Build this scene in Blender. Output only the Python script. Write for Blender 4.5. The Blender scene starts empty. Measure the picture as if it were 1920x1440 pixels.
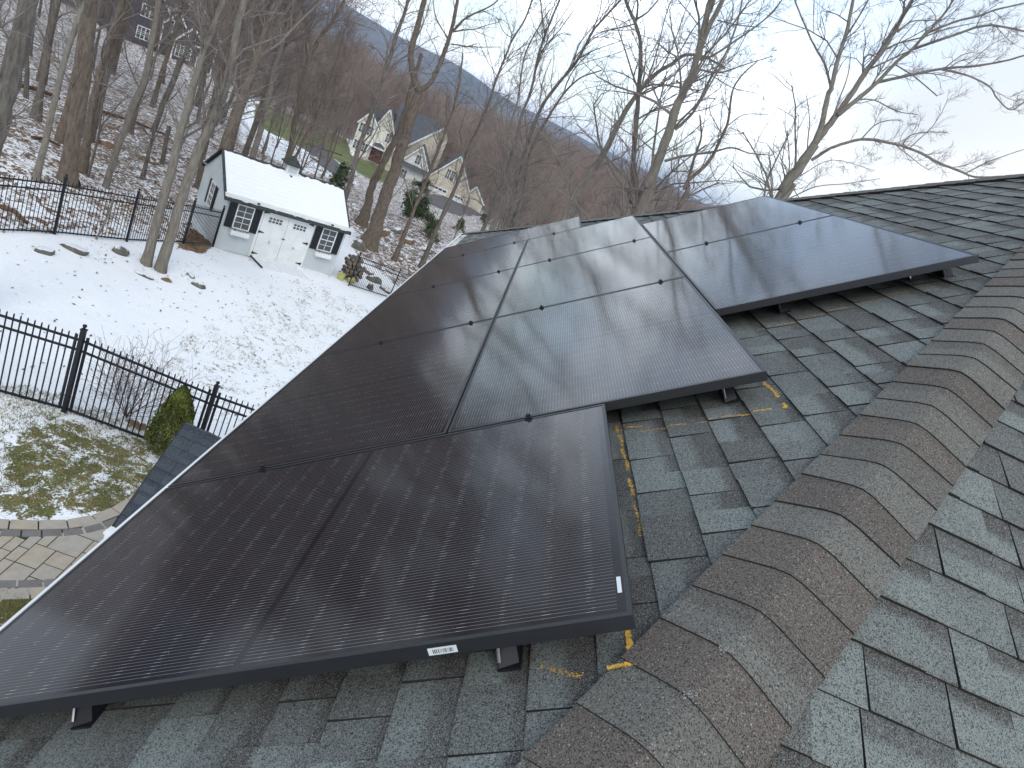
import bpy, bmesh, math, random
import numpy as np
from mathutils import Vector, Matrix
random.seed(7)
RNG = np.random.default_rng(11)
SC = bpy.context.scene
COL = SC.collection
R = math.radians

# ------------------------------------------------------------------ camera frame (metres, world z up, camera above the roof)
FPX = 1280.0                                   # focal length in pixels of the 1920 px wide photograph
RW = np.array([[0.0787798, -0.90384669, 0.4205412], [-0.33442564, -0.42136804, -0.84297596], [0.93912365, -0.07423029, -0.3354648]])
CAM = np.array([0.0, 0.0, 8.0])
PHI = R(38.5)
# the roof plane carrying the panels: S runs along the eave, U up the slope, N out of it
S_ = np.array([1.0, 0, 0]); U_ = np.array([0, -math.cos(PHI), math.sin(PHI)]); N_ = np.array([0, math.sin(PHI), math.cos(PHI)])
O_ = np.array([2.26654, 0.84911, 8.0 - 1.79919])
def RP(s, u, n=0.0): return O_ + s * S_ + u * U_ + n * N_

def ray(x, y):
    return RW.T @ np.array([(x - 960) / FPX, (y - 720) / FPX, 1.0])
def proj(P):
    X = RW @ (np.asarray(P, float) - CAM)
    return np.array([960 + FPX * X[0] / X[2], 720 + FPX * X[1] / X[2], X[2]])

# ------------------------------------------------------------------ object helpers
def prop(o, label=None, cat=None, group=None, kind=None):
    if label: o['label'] = label
    if cat: o['category'] = cat
    if group: o['group'] = group
    if kind: o['kind'] = kind
    return o
def empty(name, loc=(0, 0, 0), label=None, cat=None, group=None):
    o = bpy.data.objects.new(name, None)
    o.empty_display_size = 0.2
    o.location = loc
    COL.objects.link(o)
    return prop(o, label, cat, group)
def link(name, me, mat=None, parent=None, loc=None):
    o = bpy.data.objects.new(name, me)
    if mat is not None:
        for m in (mat if isinstance(mat, (list, tuple)) else [mat]): me.materials.append(m)
    COL.objects.link(o)
    if parent is not None:
        o.parent = parent
        # meshes are written in world coordinates: bring them into the parent's frame
        p = parent; off = Vector((0, 0, 0))
        while p is not None:
            off += Vector(p.location); p = p.parent
        if loc is None and off.length > 0:
            me.transform(Matrix.Translation(-off))
    if loc is not None: o.location = loc
    return o

class MB:
    """collects polygons and builds them as one mesh object"""
    def __init__(s): s.v = []; s.f = []; s.m = []; s.c = []; s.uv = []
    def poly(s, pts, mi=0, col=None, uv=None):
        b = len(s.v); s.v.extend([tuple(map(float, p)) for p in pts]); s.f.append(tuple(range(b, b + len(pts))))
        s.m.append(mi); s.c.append(col or (0.5, 0, 0, 1)); s.uv.append(uv or [(0, 0)] * len(pts))
    def box(s, o, a, b, c, mi=0, col=None):
        """corner o, edge vectors a, b, c"""
        o, a, b, c = (np.asarray(t, float) for t in (o, a, b, c))
        if np.dot(np.cross(a, b), c) < 0: a, b = b, a
        P = [o, o + a, o + a + b, o + b, o + c, o + a + c, o + a + b + c, o + b + c]
        for q in ((0, 3, 2, 1), (4, 5, 6, 7), (0, 1, 5, 4), (1, 2, 6, 5), (2, 3, 7, 6), (3, 0, 4, 7)):
            s.poly([P[i] for i in q], mi, col)
    def cbox(s, c, a, b, d, mi=0, col=None):
        c, a, b, d = (np.asarray(t, float) for t in (c, a, b, d)); s.box(c - a / 2 - b / 2 - d / 2, a, b, d, mi, col)
    def bar(s, p, q, w, h=None, up=(0, 0, 1), mi=0):
        p = np.asarray(p, float); q = np.asarray(q, float); d = q - p; L = np.linalg.norm(d)
        if L < 1e-6: return
        d /= L; up = np.asarray(up, float); sd = np.cross(d, up)
        if np.linalg.norm(sd) < 1e-3: sd = np.cross(d, (1, 0, 0))
        sd /= np.linalg.norm(sd); u2 = np.cross(sd, d); h = h or w
        s.box(p - sd * w / 2 - u2 * h / 2, d * L, sd * w, u2 * h, mi)
    def tube(s, pts, rad, n=8, mi=0, cap=True):
        pts = [np.asarray(p, float) for p in pts]; rings = []
        for i, p in enumerate(pts):
            d = pts[min(i + 1, len(pts) - 1)] - pts[max(i - 1, 0)]; d /= (np.linalg.norm(d) + 1e-9)
            a = np.cross(d, (0.31, 0.12, 0.94)); 
            if np.linalg.norm(a) < 0.05: a = np.cross(d, (1, 0, 0))
            a /= np.linalg.norm(a); b = np.cross(d, a); r = rad[i] if hasattr(rad, '__len__') else rad
            rings.append(len(s.v))
            for k in range(n):
                t = 2 * math.pi * k / n; s.v.append(tuple(p + r * (math.cos(t) * a + math.sin(t) * b)))
        for i in range(len(rings) - 1):
            for k in range(n):
                k2 = (k + 1) % n
                s.f.append((rings[i] + k, rings[i] + k2, rings[i + 1] + k2, rings[i + 1] + k)); s.m.append(mi); s.c.append((0.5, 0, 0, 1)); s.uv.append([(0, 0)] * 4)
        if cap:
            for rr, rev in ((rings[0], True), (rings[-1], False)):
                q = [rr + k for k in range(n)]
                if rev: q = q[::-1]
                s.f.append(tuple(q)); s.m.append(mi); s.c.append((0.5, 0, 0, 1)); s.uv.append([(0, 0)] * n)
    def mesh(s, name, smooth=False):
        me = bpy.data.meshes.new(name); me.from_pydata(s.v, [], s.f)
        me.polygons.foreach_set('material_index', s.m)
        ca = me.color_attributes.new('tone', 'FLOAT_COLOR', 'CORNER'); ul = me.uv_layers.new(name='UVMap')
        cols = []; uvs = []
        for f, c, u in zip(s.f, s.c, s.uv):
            cols.extend(list(c) * len(f)); 
            for t in u: uvs.extend(t)
        ca.data.foreach_set('color', cols); ul.data.foreach_set('uv', uvs)
        if smooth: me.polygons.foreach_set('use_smooth', [True] * len(s.f))
        me.update(); return me
    def build(s, name, mat, parent=None, smooth=False):
        return link(name, s.mesh(name, smooth), mat, parent)

# ------------------------------------------------------------------ materials
class NT:
    def __init__(s, name):
        s.mat = bpy.data.materials.new(name); s.mat.use_nodes = True; s.t = s.mat.node_tree
        s.b = s.t.nodes['Principled BSDF']; s.b.inputs['Specular IOR Level'].default_value = 0.3
    def n(s, typ, **kw):
        nd = s.t.nodes.new(typ)
        for k, v in kw.items():
            if k == 'ins':
                for a, b in v.items():
                    if isinstance(b, bpy.types.NodeSocket): s.t.links.new(b, nd.inputs[a])
                    else: nd.inputs[a].default_value = b
            else: setattr(nd, k, v)
        return nd
    def math(s, op, a, b=None, c=None, clamp=False):
        nd = s.t.nodes.new('ShaderNodeMath'); nd.operation = op; nd.use_clamp = clamp
        for i, x in enumerate((a, b, c)):
            if x is None: continue
            if isinstance(x, bpy.types.NodeSocket): s.t.links.new(x, nd.inputs[i])
            else: nd.inputs[i].default_value = x
        return nd.outputs[0]
    def mix(s, f, a, b):
        nd = s.t.nodes.new('ShaderNodeMix'); nd.data_type = 'RGBA'
        for i, x in ((0, f), (6, a), (7, b)):
            if isinstance(x, bpy.types.NodeSocket): s.t.links.new(x, nd.inputs[i])
            elif i == 0: nd.inputs[0].default_value = x
            else: nd.inputs[i].default_value = (*x[:3], 1)
        return nd.outputs[2]
    def ramp(s, f, lo, hi):
        nd = s.t.nodes.new('ShaderNodeMapRange'); nd.interpolation_type = 'SMOOTHSTEP'
        s.t.links.new(f, nd.inputs[0]); nd.inputs[1].default_value = lo; nd.inputs[2].default_value = hi
        return nd.outputs[0]
    def noise(s, scale, detail=3, rough=0.55, vec=None, out=0, dist=0.0):
        nd = s.t.nodes.new('ShaderNodeTexNoise'); nd.inputs['Scale'].default_value = scale; nd.inputs['Detail'].default_value = detail
        nd.inputs['Roughness'].default_value = rough; nd.inputs['Distortion'].default_value = dist
        s.t.links.new(vec if vec is not None else s.pos(), nd.inputs['Vector']); return nd.outputs[out]
    def pos(s):
        if not hasattr(s, '_p'): s._p = s.t.nodes.new('ShaderNodeNewGeometry').outputs['Position']
        return s._p
    def obj(s):
        if not hasattr(s, '_o'): s._o = s.t.nodes.new('ShaderNodeTexCoord').outputs['Object']
        return s._o
    def scaled(s, vec, xyz):
        nd = s.t.nodes.new('ShaderNodeMapping'); nd.inputs['Scale'].default_value = xyz; s.t.links.new(vec, nd.inputs['Vector']); return nd.outputs[0]
    def attr(s, name):
        nd = s.t.nodes.new('ShaderNodeAttribute'); nd.attribute_name = name; return nd
    def sep(s, v):
        nd = s.t.nodes.new('ShaderNodeSeparateXYZ'); s.t.links.new(v, nd.inputs[0]); return nd.outputs
    def base(s, x):
        if isinstance(x, bpy.types.NodeSocket): s.t.links.new(x, s.b.inputs['Base Color'])
        else: s.b.inputs['Base Color'].default_value = (*x[:3], 1)
        return s
    def rough(s, x):
        if isinstance(x, bpy.types.NodeSocket): s.t.links.new(x, s.b.inputs['Roughness'])
        else: s.b.inputs['Roughness'].default_value = x
        return s
    def bump(s, h, dist, strength=1.0):
        nd = s.t.nodes.new('ShaderNodeBump'); nd.inputs['Distance'].default_value = dist; nd.inputs['Strength'].default_value = strength
        s.t.links.new(h, nd.inputs['Height']); s.t.links.new(nd.outputs[0], s.b.inputs['Normal']); return s

def simple(name, col, rough=0.6, var=0.12, scale=6.0, metal=0.0, bump=0.0, bscale=60.0):
    m = NT(name); n1 = m.noise(scale, 4, 0.6)
    f = m.ramp(n1, 0.3, 0.7)
    m.base(m.mix(f, [c * (1 - var) for c in col], [min(1, c * (1 + var)) for c in col])).rough(rough); m.b.inputs['Metallic'].default_value = metal
    if bump: m.bump(m.noise(bscale, 3), bump)
    return m.mat

def shingle_mat(name, c_light, c_mid, c_dark, c_stain):
    m = NT(name); a = m.attr('tone'); s = m.sep(a.outputs['Color'])
    uvn = m.n('ShaderNodeUVMap'); uv = m.sep(uvn.outputs[0])
    big = m.noise(2.2, 3); med = m.noise(19, 4, 0.65)
    g1 = m.noise(430, 3, 0.8); vor = m.n('ShaderNodeTexVoronoi', ins={'Scale': 400.0, 'Vector': m.pos()})
    t = m.math('ADD', s[0], m.math('MULTIPLY', m.math('SUBTRACT', big, 0.5), 0.55))
    t = m.math('ADD', t, m.math('MULTIPLY', m.math('SUBTRACT', med, 0.5), 0.6), clamp=True)
    c = m.mix(m.ramp(t, 0.22, 0.78), c_mid, c_light)
    c = m.mix(m.math('MULTIPLY', m.ramp(s[2], 0.72, 0.9), 0.55), c, c_dark)
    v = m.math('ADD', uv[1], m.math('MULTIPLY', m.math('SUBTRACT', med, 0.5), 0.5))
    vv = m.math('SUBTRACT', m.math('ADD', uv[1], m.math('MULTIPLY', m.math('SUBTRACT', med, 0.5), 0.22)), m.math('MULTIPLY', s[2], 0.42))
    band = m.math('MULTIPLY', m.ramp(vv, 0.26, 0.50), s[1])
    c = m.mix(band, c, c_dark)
    st = m.math('MULTIPLY', m.ramp(m.math('ADD', uv[1], m.math('MULTIPLY', med, 0.16)), 0.16, 0.05), m.ramp(big, 0.4, 0.65))
    c = m.mix(m.math('MULTIPLY', st, 0.75), c, c_stain)
    # mineral granules: light and dark grains
    gr = m.ramp(g1, 0.47, 0.60)
    c = m.mix(m.math('MULTIPLY', gr, 0.50), c, [x * 2.1 for x in c_light])
    cs = m.sep(vor.outputs['Color'])
    c = m.mix(m.math('MULTIPLY', m.ramp(cs[0], 0.6, 0.9), 0.75), c, [x * 0.25 for x in c_dark])
    c = m.mix(m.math('MULTIPLY', m.ramp(cs[1], 0.965, 0.99), 0.6), c, (0.42, 0.43, 0.42))
    m.base(c).rough(0.9).bump(m.math('ADD', g1, m.math('MULTIPLY', cs[0], 0.6)), 0.0025, 0.9)
    return m.mat

M = {}
def init_mats():
    M['shingle'] = shingle_mat('roof_shingles', (0.185, 0.210, 0.202), (0.112, 0.118, 0.114), (0.058, 0.049, 0.046), (0.085, 0.060, 0.038))
    M['cap'] = shingle_mat('hip_cap_shingles', (0.150, 0.150, 0.136), (0.118, 0.096, 0.083), (0.080, 0.066, 0.058), (0.07, 0.075, 0.06))
    M['blueshingle'] = shingle_mat('lower_roof_shingles', (0.062, 0.074, 0.090), (0.044, 0.052, 0.064), (0.03, 0.038, 0.052), (0.04, 0.05, 0.06))
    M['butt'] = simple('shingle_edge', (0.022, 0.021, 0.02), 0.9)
    M['frame'] = simple('panel_frame', (0.016, 0.017, 0.020), 0.42, 0.08, 30); M['frame'].node_tree.nodes['Principled BSDF'].inputs['Specular IOR Level'].default_value = 0.55
    M['black'] = simple('black_metal', (0.012, 0.013, 0.017), 0.45, 0.2, 8, bump=0.0004, bscale=90)
    M['steel'] = simple('bare_steel', (0.45, 0.45, 0.46), 0.35, 0.1, 50, metal=0.9)
    M['white'] = simple('white_paint', (0.74, 0.76, 0.76), 0.5, 0.05, 3, bump=0.0004)
    M['chalk'] = simple('yellow_chalk', (0.62, 0.37, 0.07), 0.95, 0.35, 120)
    M['paper'] = simple('sticker_paper', (0.62, 0.66, 0.68), 0.5, 0.06)
    M['ink'] = simple('sticker_ink', (0.05, 0.055, 0.06), 0.6)
    M['siding'] = simple('pale_blue_siding', (0.52, 0.565, 0.575), 0.6, 0.05, 1.5)
    M['shutter'] = simple('dark_shutter', (0.016, 0.018, 0.024), 0.6)
    M['brown'] = simple('litter_brown', (0.10, 0.055, 0.03), 0.9, 0.35, 8)
    # panel glass: dark cells with fine ribbons under a slightly rough cover glass; uv is in metres (long side, short side)
    m = NT('panel_glass'); uvn = m.n('ShaderNodeUVMap'); uv = m.sep(uvn.outputs[0])
    fb = m.math('ABSOLUTE', m.math('SUBTRACT', m.math('FRACT', m.math('MULTIPLY', uv[1], 1 / 0.0113937)), 0.5))
    line = m.math('LESS_THAN', fb, 0.050)
    fa = m.math('ABSOLUTE', m.math('SUBTRACT', m.math('FRACT', m.math('MULTIPLY', uv[0], 1 / 0.0912)), 0.5))
    jit = m.noise(35, 2, 0.6, vec=uvn.outputs[0])
    dash = m.math('MULTIPLY', m.ramp(fa, 0.36, 0.44), m.ramp(jit, 0.42, 0.62))
    dash2 = m.math('MULTIPLY', m.ramp(fa, 0.485, 0.492), 0.45)
    mid = m.math('GREATER_THAN', m.math('ABSOLUTE', m.math('SUBTRACT', uv[0], 0.861)), 0.009)
    e1 = m.math('GREATER_THAN', uv[0], 0.026); e2 = m.math('LESS_THAN', uv[0], 1.696)
    e3 = m.math('GREATER_THAN', uv[1], 0.02); e4 = m.math('LESS_THAN', uv[1], 1.114)
    inside = m.math('MULTIPLY', m.math('MULTIPLY', m.math('MULTIPLY', e1, e2), m.math('MULTIPLY', e3, e4)), mid)
    cell = m.noise(2.4, 3, 0.6, vec=uvn.outputs[0])
    ids = m.n('ShaderNodeTexWhiteNoise', noise_dimensions='2D')
    cc = m.n('ShaderNodeCombineXYZ'); m.t.links.new(m.math('FLOOR', m.math('MULTIPLY', uv[0], 1 / 0.0912)), cc.inputs[0]); m.t.links.new(m.math('FLOOR', m.math('MULTIPLY', uv[1], 1 / 0.1823)), cc.inputs[1])
    m.t.links.new(cc.outputs[0], ids.inputs[0])
    c = m.mix(cell, (0.0085, 0.0070, 0.0085), (0.0125, 0.0100, 0.0125))
    c = m.mix(m.math('MULTIPLY', ids.outputs[0], 0.25), c, (0.012, 0.013, 0.022))
    c = m.mix(m.math('MULTIPLY', m.math('MULTIPLY', line, inside), 0.85), c, (0.19, 0.175, 0.18))
    dd = m.math('MAXIMUM', dash, dash2)
    c = m.mix(m.math('MULTIPLY', m.math('MULTIPLY', line, inside), m.math('MULTIPLY', dd, 0.9)), c, (0.46, 0.44, 0.42))
    gb = m.math('ABSOLUTE', m.math('SUBTRACT', m.math('FRACT', m.math('MULTIPLY', m.math('SUBTRACT', uv[1], .02), 1 / 0.1823)), 0.5)); gap = m.math('MULTIPLY', m.math('GREATER_THAN', gb, 0.490), .8)
    c = m.mix(gap, c, (0.004, 0.004, 0.005))
    sv = m.n('ShaderNodeTexVoronoi', ins={'Scale': 26.0, 'Vector': uvn.outputs[0]}); speck = m.math('MULTIPLY', m.math('LESS_THAN', sv.outputs['Distance'], 0.035), m.math('GREATER_THAN', m.sep(sv.outputs['Color'])[0], 0.72))
    c = m.mix(m.math('MULTIPLY', speck, 0.6), c, (0.4, 0.4, 0.4))
    wet = m.noise(1.6, 6, 0.75, vec=uvn.outputs[0], dist=1.0); c = m.mix(m.math('MULTIPLY', m.ramp(wet, 0.5, 0.8), 0.10), c, (0.16, 0.15, 0.15))
    m.base(c); m.b.inputs['IOR'].default_value = 1.5; m.b.inputs['Specular IOR Level'].default_value = 0.38
    dust = m.noise(7, 5, 0.7, vec=uvn.outputs[0])
    rr = m.n('ShaderNodeMapRange', ins={0: dust, 3: 0.07, 4: 0.11}); m.rough(rr.outputs[0])
    m.bump(m.noise(5.5, 2, 0.5, vec=uvn.outputs[0]), 0.0012, 0.2)
    M['glass'] = m.mat
    m = NT('window_glass'); m.base(m.mix(m.noise(3.5, 4), (0.02, 0.025, 0.03), (0.10, 0.12, 0.13))).rough(0.08); m.b.inputs['Specular IOR Level'].default_value = 0.6; M['pane'] = m.mat

    def bark(name, a, b, lich, la=0.6, lo=0.52):
        m = NT(name); v = m.scaled(m.pos(), (1, 1, 0.22)); n1 = m.noise(16, 5, 0.7, vec=v); n2 = m.noise(2.5, 4, 0.7); n3 = m.noise(60, 3, 0.6, vec=v)
        c = m.mix(m.ramp(n1, 0.3, 0.7), a, b); c = m.mix(m.math('MULTIPLY', m.ramp(m.math('ADD', n2, m.math('MULTIPLY', m.math('SUBTRACT', n3, 0.5), 0.5)), lo, lo + 0.16), la), c, lich)
        m.base(c).rough(0.92).bump(n1, 0.02, 0.7); return m.mat
    M['bark_brown'] = bark('brown_bark', (0.092, 0.070, 0.055), (0.200, 0.160, 0.128), (0.19, 0.19, 0.14), 0.35)
    M['bark_grey'] = bark('grey_lichen_bark', (0.135, 0.118, 0.100), (0.245, 0.220, 0.188), (0.20, 0.205, 0.145), 0.5, 0.50)
    M['bark_dark'] = bark('dark_bark', (0.078, 0.066, 0.059), (0.19, 0.168, 0.148), (0.16, 0.165, 0.12), 0.45)
    M['twig'] = simple('twigs', (0.195, 0.168, 0.148), 0.9, 0.3, 1.2)
    M['twig_far'] = simple('far_twigs', (0.24, 0.195, 0.17), 0.95, 0.3, 0.12)

def setup_world():
    w = bpy.data.worlds.new('World'); SC.world = w; w.use_nodes = True; t = w.node_tree; t.nodes.clear()
    L = t.links.new; N = t.nodes.new
    sky = N('ShaderNodeTexSky'); sky.sky_type = 'NISHITA'; sky.sun_disc = False
    sky.sun_elevation = SUN_EL; sky.sun_rotation = math.pi / 2 - SUN_AZ; sky.air_density = 1.2; sky.dust_density = 1.5
    b1 = N('ShaderNodeBackground'); b1.inputs[1].default_value = 0.10; L(sky.outputs[0], b1.inputs[0])
    tc = N('ShaderNodeTexCoord'); sp = N('ShaderNodeSeparateXYZ'); L(tc.outputs['Generated'], sp.inputs[0])
    def mth(op, a, b=None):
        n = N('ShaderNodeMath'); n.operation = op
        for i, x in enumerate((a, b)):
            if x is None: continue
            if isinstance(x, (int, float)): n.inputs[i].default_value = x
            else: L(x, n.inputs[i])
        return n.outputs[0]
    z = mth('ADD', mth('MAXIMUM', sp.outputs[2], 0.0), 0.16)
    cb = N('ShaderNodeCombineXYZ'); L(mth('DIVIDE', sp.outputs[0], z), cb.inputs[0]); L(mth('DIVIDE', sp.outputs[1], z), cb.inputs[1])
    mp = N('ShaderNodeMapping'); mp.inputs['Rotation'].default_value = (0, 0, 0.5); mp.inputs['Scale'].default_value = (0.55, 1.0, 1); L(cb.outputs[0], mp.inputs[0])
    n1 = N('ShaderNodeTexNoise'); n1.inputs['Scale'].default_value = 0.8; n1.inputs['Detail'].default_value = 6; n1.inputs['Roughness'].default_value = 0.5; n1.inputs['Distortion'].default_value = 0.35; L(mp.outputs[0], n1.inputs['Vector'])
    n2 = N('ShaderNodeTexNoise'); n2.inputs['Scale'].default_value = 0.33; n2.inputs['Detail'].default_value = 3; L(mp.outputs[0], n2.inputs['Vector'])
    rp = N('ShaderNodeMapRange'); rp.interpolation_type = 'SMOOTHSTEP'; L(n1.outputs[0], rp.inputs[0]); rp.inputs[1].default_value = 0.34; rp.inputs[2].default_value = 0.60
    rp2 = N('ShaderNodeMapRange'); rp2.interpolation_type = 'SMOOTHSTEP'; L(n2.outputs[0], rp2.inputs[0]); rp2.inputs[1].default_value = 0.35; rp2.inputs[2].default_value = 0.65
    cm = N('ShaderNodeMix'); cm.data_type = 'RGBA'; L(rp2.outputs[0], cm.inputs[0]); cm.inputs[6].default_value = (0.57, 0.63, 0.70, 1); cm.inputs[7].default_value = (0.92, 0.94, 0.96, 1)
    b2 = N('ShaderNodeBackground'); L(cm.outputs[2], b2.inputs[0]); b2.inputs[1].default_value = 0.92
    glow = N('ShaderNodeVectorMath'); glow.operation = 'DOT_PRODUCT'; L(tc.outputs['Generated'], glow.inputs[0]); glow.inputs[1].default_value = (math.cos(R(4)) * math.cos(R(9)), math.sin(R(4)) * math.cos(R(9)), math.sin(R(9)))
    gr = N('ShaderNodeMapRange'); gr.interpolation_type = 'SMOOTHSTEP'; L(glow.outputs['Value'], gr.inputs[0]); gr.inputs[1].default_value = 0.90; gr.inputs[2].default_value = 1.0; gr.inputs[3].default_value = 0.84; gr.inputs[4].default_value = 2.0; L(gr.outputs[0], b2.inputs[1])
    # thin veil between the clouds: pale blue air
    b3 = N('ShaderNodeBackground'); b3.inputs[0].default_value = (0.47, 0.58, 0.74, 1); b3.inputs[1].default_value = 0.55
    ad = N('ShaderNodeAddShader'); L(b1.outputs[0], ad.inputs[0]); L(b3.outputs[0], ad.inputs[1])
    mx = N('ShaderNodeMixShader'); L(rp.outputs[0], mx.inputs[0]); L(ad.outputs[0], mx.inputs[1]); L(b2.outputs[0], mx.inputs[2])
    o = N('ShaderNodeOutputWorld'); L(mx.outputs[0], o.inputs[0])
    ld = bpy.data.lights.new('Sun', 'SUN'); ld.energy = 0.75; ld.angle = R(25); ld.color = (1.0, 0.96, 0.9)
    lo = bpy.data.objects.new('Sun', ld); COL.objects.link(lo)
    d = Vector((math.cos(SUN_AZ) * math.cos(SUN_EL), math.sin(SUN_AZ) * math.cos(SUN_EL), math.sin(SUN_EL)))
    lo.rotation_euler = d.to_track_quat('Z', 'Y').to_euler(); lo.location = (0, 0, 30)
SUN_AZ, SUN_EL = R(-172), R(46)

def setup_camera():
    cd = bpy.data.cameras.new('Camera'); co = bpy.data.objects.new('Camera', cd); COL.objects.link(co)
    rt, up, bk = RW[0], -RW[1], -RW[2]
    co.matrix_world = Matrix(((rt[0], up[0], bk[0], CAM[0]), (rt[1], up[1], bk[1], CAM[1]), (rt[2], up[2], bk[2], CAM[2]), (0, 0, 0, 1)))
    cd.sensor_width = 36.0; cd.lens = 36.0 * FPX / 1920; cd.clip_start = 0.05; cd.clip_end = 12000
    SC.camera = co
    vs = SC.view_settings; vs.view_transform = 'Standard'; vs.look = 'None'; vs.exposure = EXPOSURE; vs.gamma = 1; vs.use_curve_mapping = False
    SC.cycles.use_denoising = True
    SC.cycles.max_bounces = 6; SC.cycles.volume_bounces = 0; SC.cycles.transparent_max_bounces = 12
    SC.cycles.sample_clamp_indirect = 6
EXPOSURE = 0.66

# ------------------------------------------------------------------ terrain
CP = np.array([(9.5,5.4,-7.0),(10.2,3.6,-7.35),(6.9,4.4,-6.95),(6,3.6,-6.95),(8.1,3.4,-7.0),(3,6,-6.9),(0,1,-6.9),(-10,0,-6.8),(-5,15,-6.2),(9,8,-6.9),(15.5,10.2,-7.2),
    (17.6,9.6,-7.4),(20,9.3,-7.7),(17,8.5,-7.55),(23.3,9.75,-8.4),(26.1,6.3,-8.45),(25.5,11.6,-8.4),(28.4,8.2,-8.6),(22,6,-8.25),(29,4.4,-9.0),(14,2,-7.9),(18,0,-8.5),
    (30,0,-9.8),(35,-10,-10.5),(20,-20,-9),(42,8.5,-9.0),(46,5,-9.3),(35,7,-9.1),(36,0,-9.6),(30,20,-8.4),(20,18,-6.9),(45,30,-9.6),(60,12,-11.2),(60,40,-10.5),
    (89,53,-12.4),(95,48,-12.5),(80,30,-13.6),(112,30,-15.9),(115,11,-16.2),(108,20,-15.9),(85,10,-14.2),(130,60,-17),(100,-20,-17),(60,-20,-13.5),(10,30,-5.5),(40,55,-8.0),(-20,-20,-7),
    (150,20,-20),(150,-40,-20),(140,100,-17),(70,80,-11),(0,80,-5),(-60,0,-6),(-60,60,-4),(-60,-60,-8),(0,-60,-9)], float)
def _rbf():
    P = CP[:, :2]; n = len(P); D = np.sqrt(((P[:, None] - P[None]) ** 2).sum(-1) + 1.5)
    A = np.zeros((n + 3, n + 3)); A[:n, :n] = D - 0.0 * np.eye(n); A[:n, n] = 1; A[:n, n + 1:] = P; A[n, :n] = 1; A[n + 1:, :n] = P.T
    return np.linalg.solve(A, np.append(CP[:, 2], [0, 0, 0]))
_RB = _rbf()
def ground(x, y):
    """height of the ground (world z)"""
    x = np.asarray(x, float); y = np.asarray(y, float); sh = x.shape; xf = x.ravel(); yf = y.ravel(); out = np.empty(xf.shape)
    n = len(CP)
    for i in range(0, len(xf), 20000):
        a, b = xf[i:i + 20000], yf[i:i + 20000]; r = np.hypot(a, b) + 1e-6; k = np.minimum(1, 170 / r); ac, bc = a * k, b * k
        D = np.sqrt((ac[:, None] - CP[None, :, 0]) ** 2 + (bc[:, None] - CP[None, :, 1]) ** 2 + 1.5)
        near = D @ _RB[:n] + _RB[n] + _RB[n + 1] * ac + _RB[n + 2] * bc
        az = np.degrees(np.arctan2(b, a))
        crest = np.interp(az, [-180, -30, -10, 0, 5, 8, 13, 17, 24, 40, 180], [-18, -18, -18.5, -18.5, -24, -28, -29, -26, -31, -34, -34])
        ridge = np.interp(az, [-180, -40, -12, -9, -4, 1, 5, 10, 14.5, 19, 24, 60, 180], [20, 18, 19, 28, 38, 38, 38, 73, 72, 87, 92, 100, 100]) 
        wob = 5 * .5 * np.sin(az * .7) + 1.2 * np.sin(az * 2.3 + 1) + .6 * np.sin(az * 5.1)
        floor = -50.0
        f = np.where(r < 430, crest, 0)
        def ss(t): t = np.clip(t, 0, 1); return t * t * (3 - 2 * t)
        z = near + (crest - near) * ss((r - 150) / 280)
        z = z + (floor - z) * ss((r - 470) / 900)
        z = z + (ridge + wob - z) * ss((r - 2300) / 1000)
        z = z + (-60 - z) * ss((r - 3600) / 2500)
        rough = np.sin(a * 0.9 + 1.3 * np.sin(b * .31)) * np.sin(b * 0.8 + np.sin(a * .23)) * 0.06 * np.clip((r - 12) / 15, 0, 1)
        out[i:i + 20000] = z + rough
    return out.reshape(sh) + 8.0
def g1(x, y): return float(ground(np.array([x]), np.array([y]))[0])
def hit(px, py, tmax=400):
    """where the line of sight through a point of the photograph meets the ground"""
    d = ray(px, py); d = d / np.hypot(d[0], d[1]); t = 3.0 + np.arange(0, tmax, 0.25)
    P = CAM[None] + d[None] * t[:, None]; g = ground(P[:, 0], P[:, 1]); i = np.argmax(P[:, 2] < g)
    if i == 0: i = len(t) - 1
    p = P[i]; return np.array([p[0], p[1], g1(p[0], p[1])])

def in_poly(px, py, poly):
    inside = np.zeros(px.shape, bool); n = len(poly)
    for i in range(n):
        x1, y1 = poly[i][:2]; x2, y2 = poly[(i + 1) % n][:2]
        c = ((y1 > py) != (y2 > py)) & (px < (x2 - x1) * (py - y1) / (y2 - y1 + 1e-12) + x1); inside ^= c
    return inside
def blur_mask(m, k):
    for _ in range(k):
        p = np.pad(m, 1, mode='edge'); m = (p[:-2, 1:-1] + p[2:, 1:-1] + p[1:-1, :-2] + p[1:-1, 2:] + 2 * m) / 6
    return m

def walk_lines():
    z = 8 - 6.95
    def at(p): d = ray(*p); t = (z - CAM[2]) / d[2]; return (CAM + d * t)[:2]
    out = [at(p) for p in ((-60, 970), (0, 975), (70, 977), (140, 976), (200, 958), (235, 937))]
    return out

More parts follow.
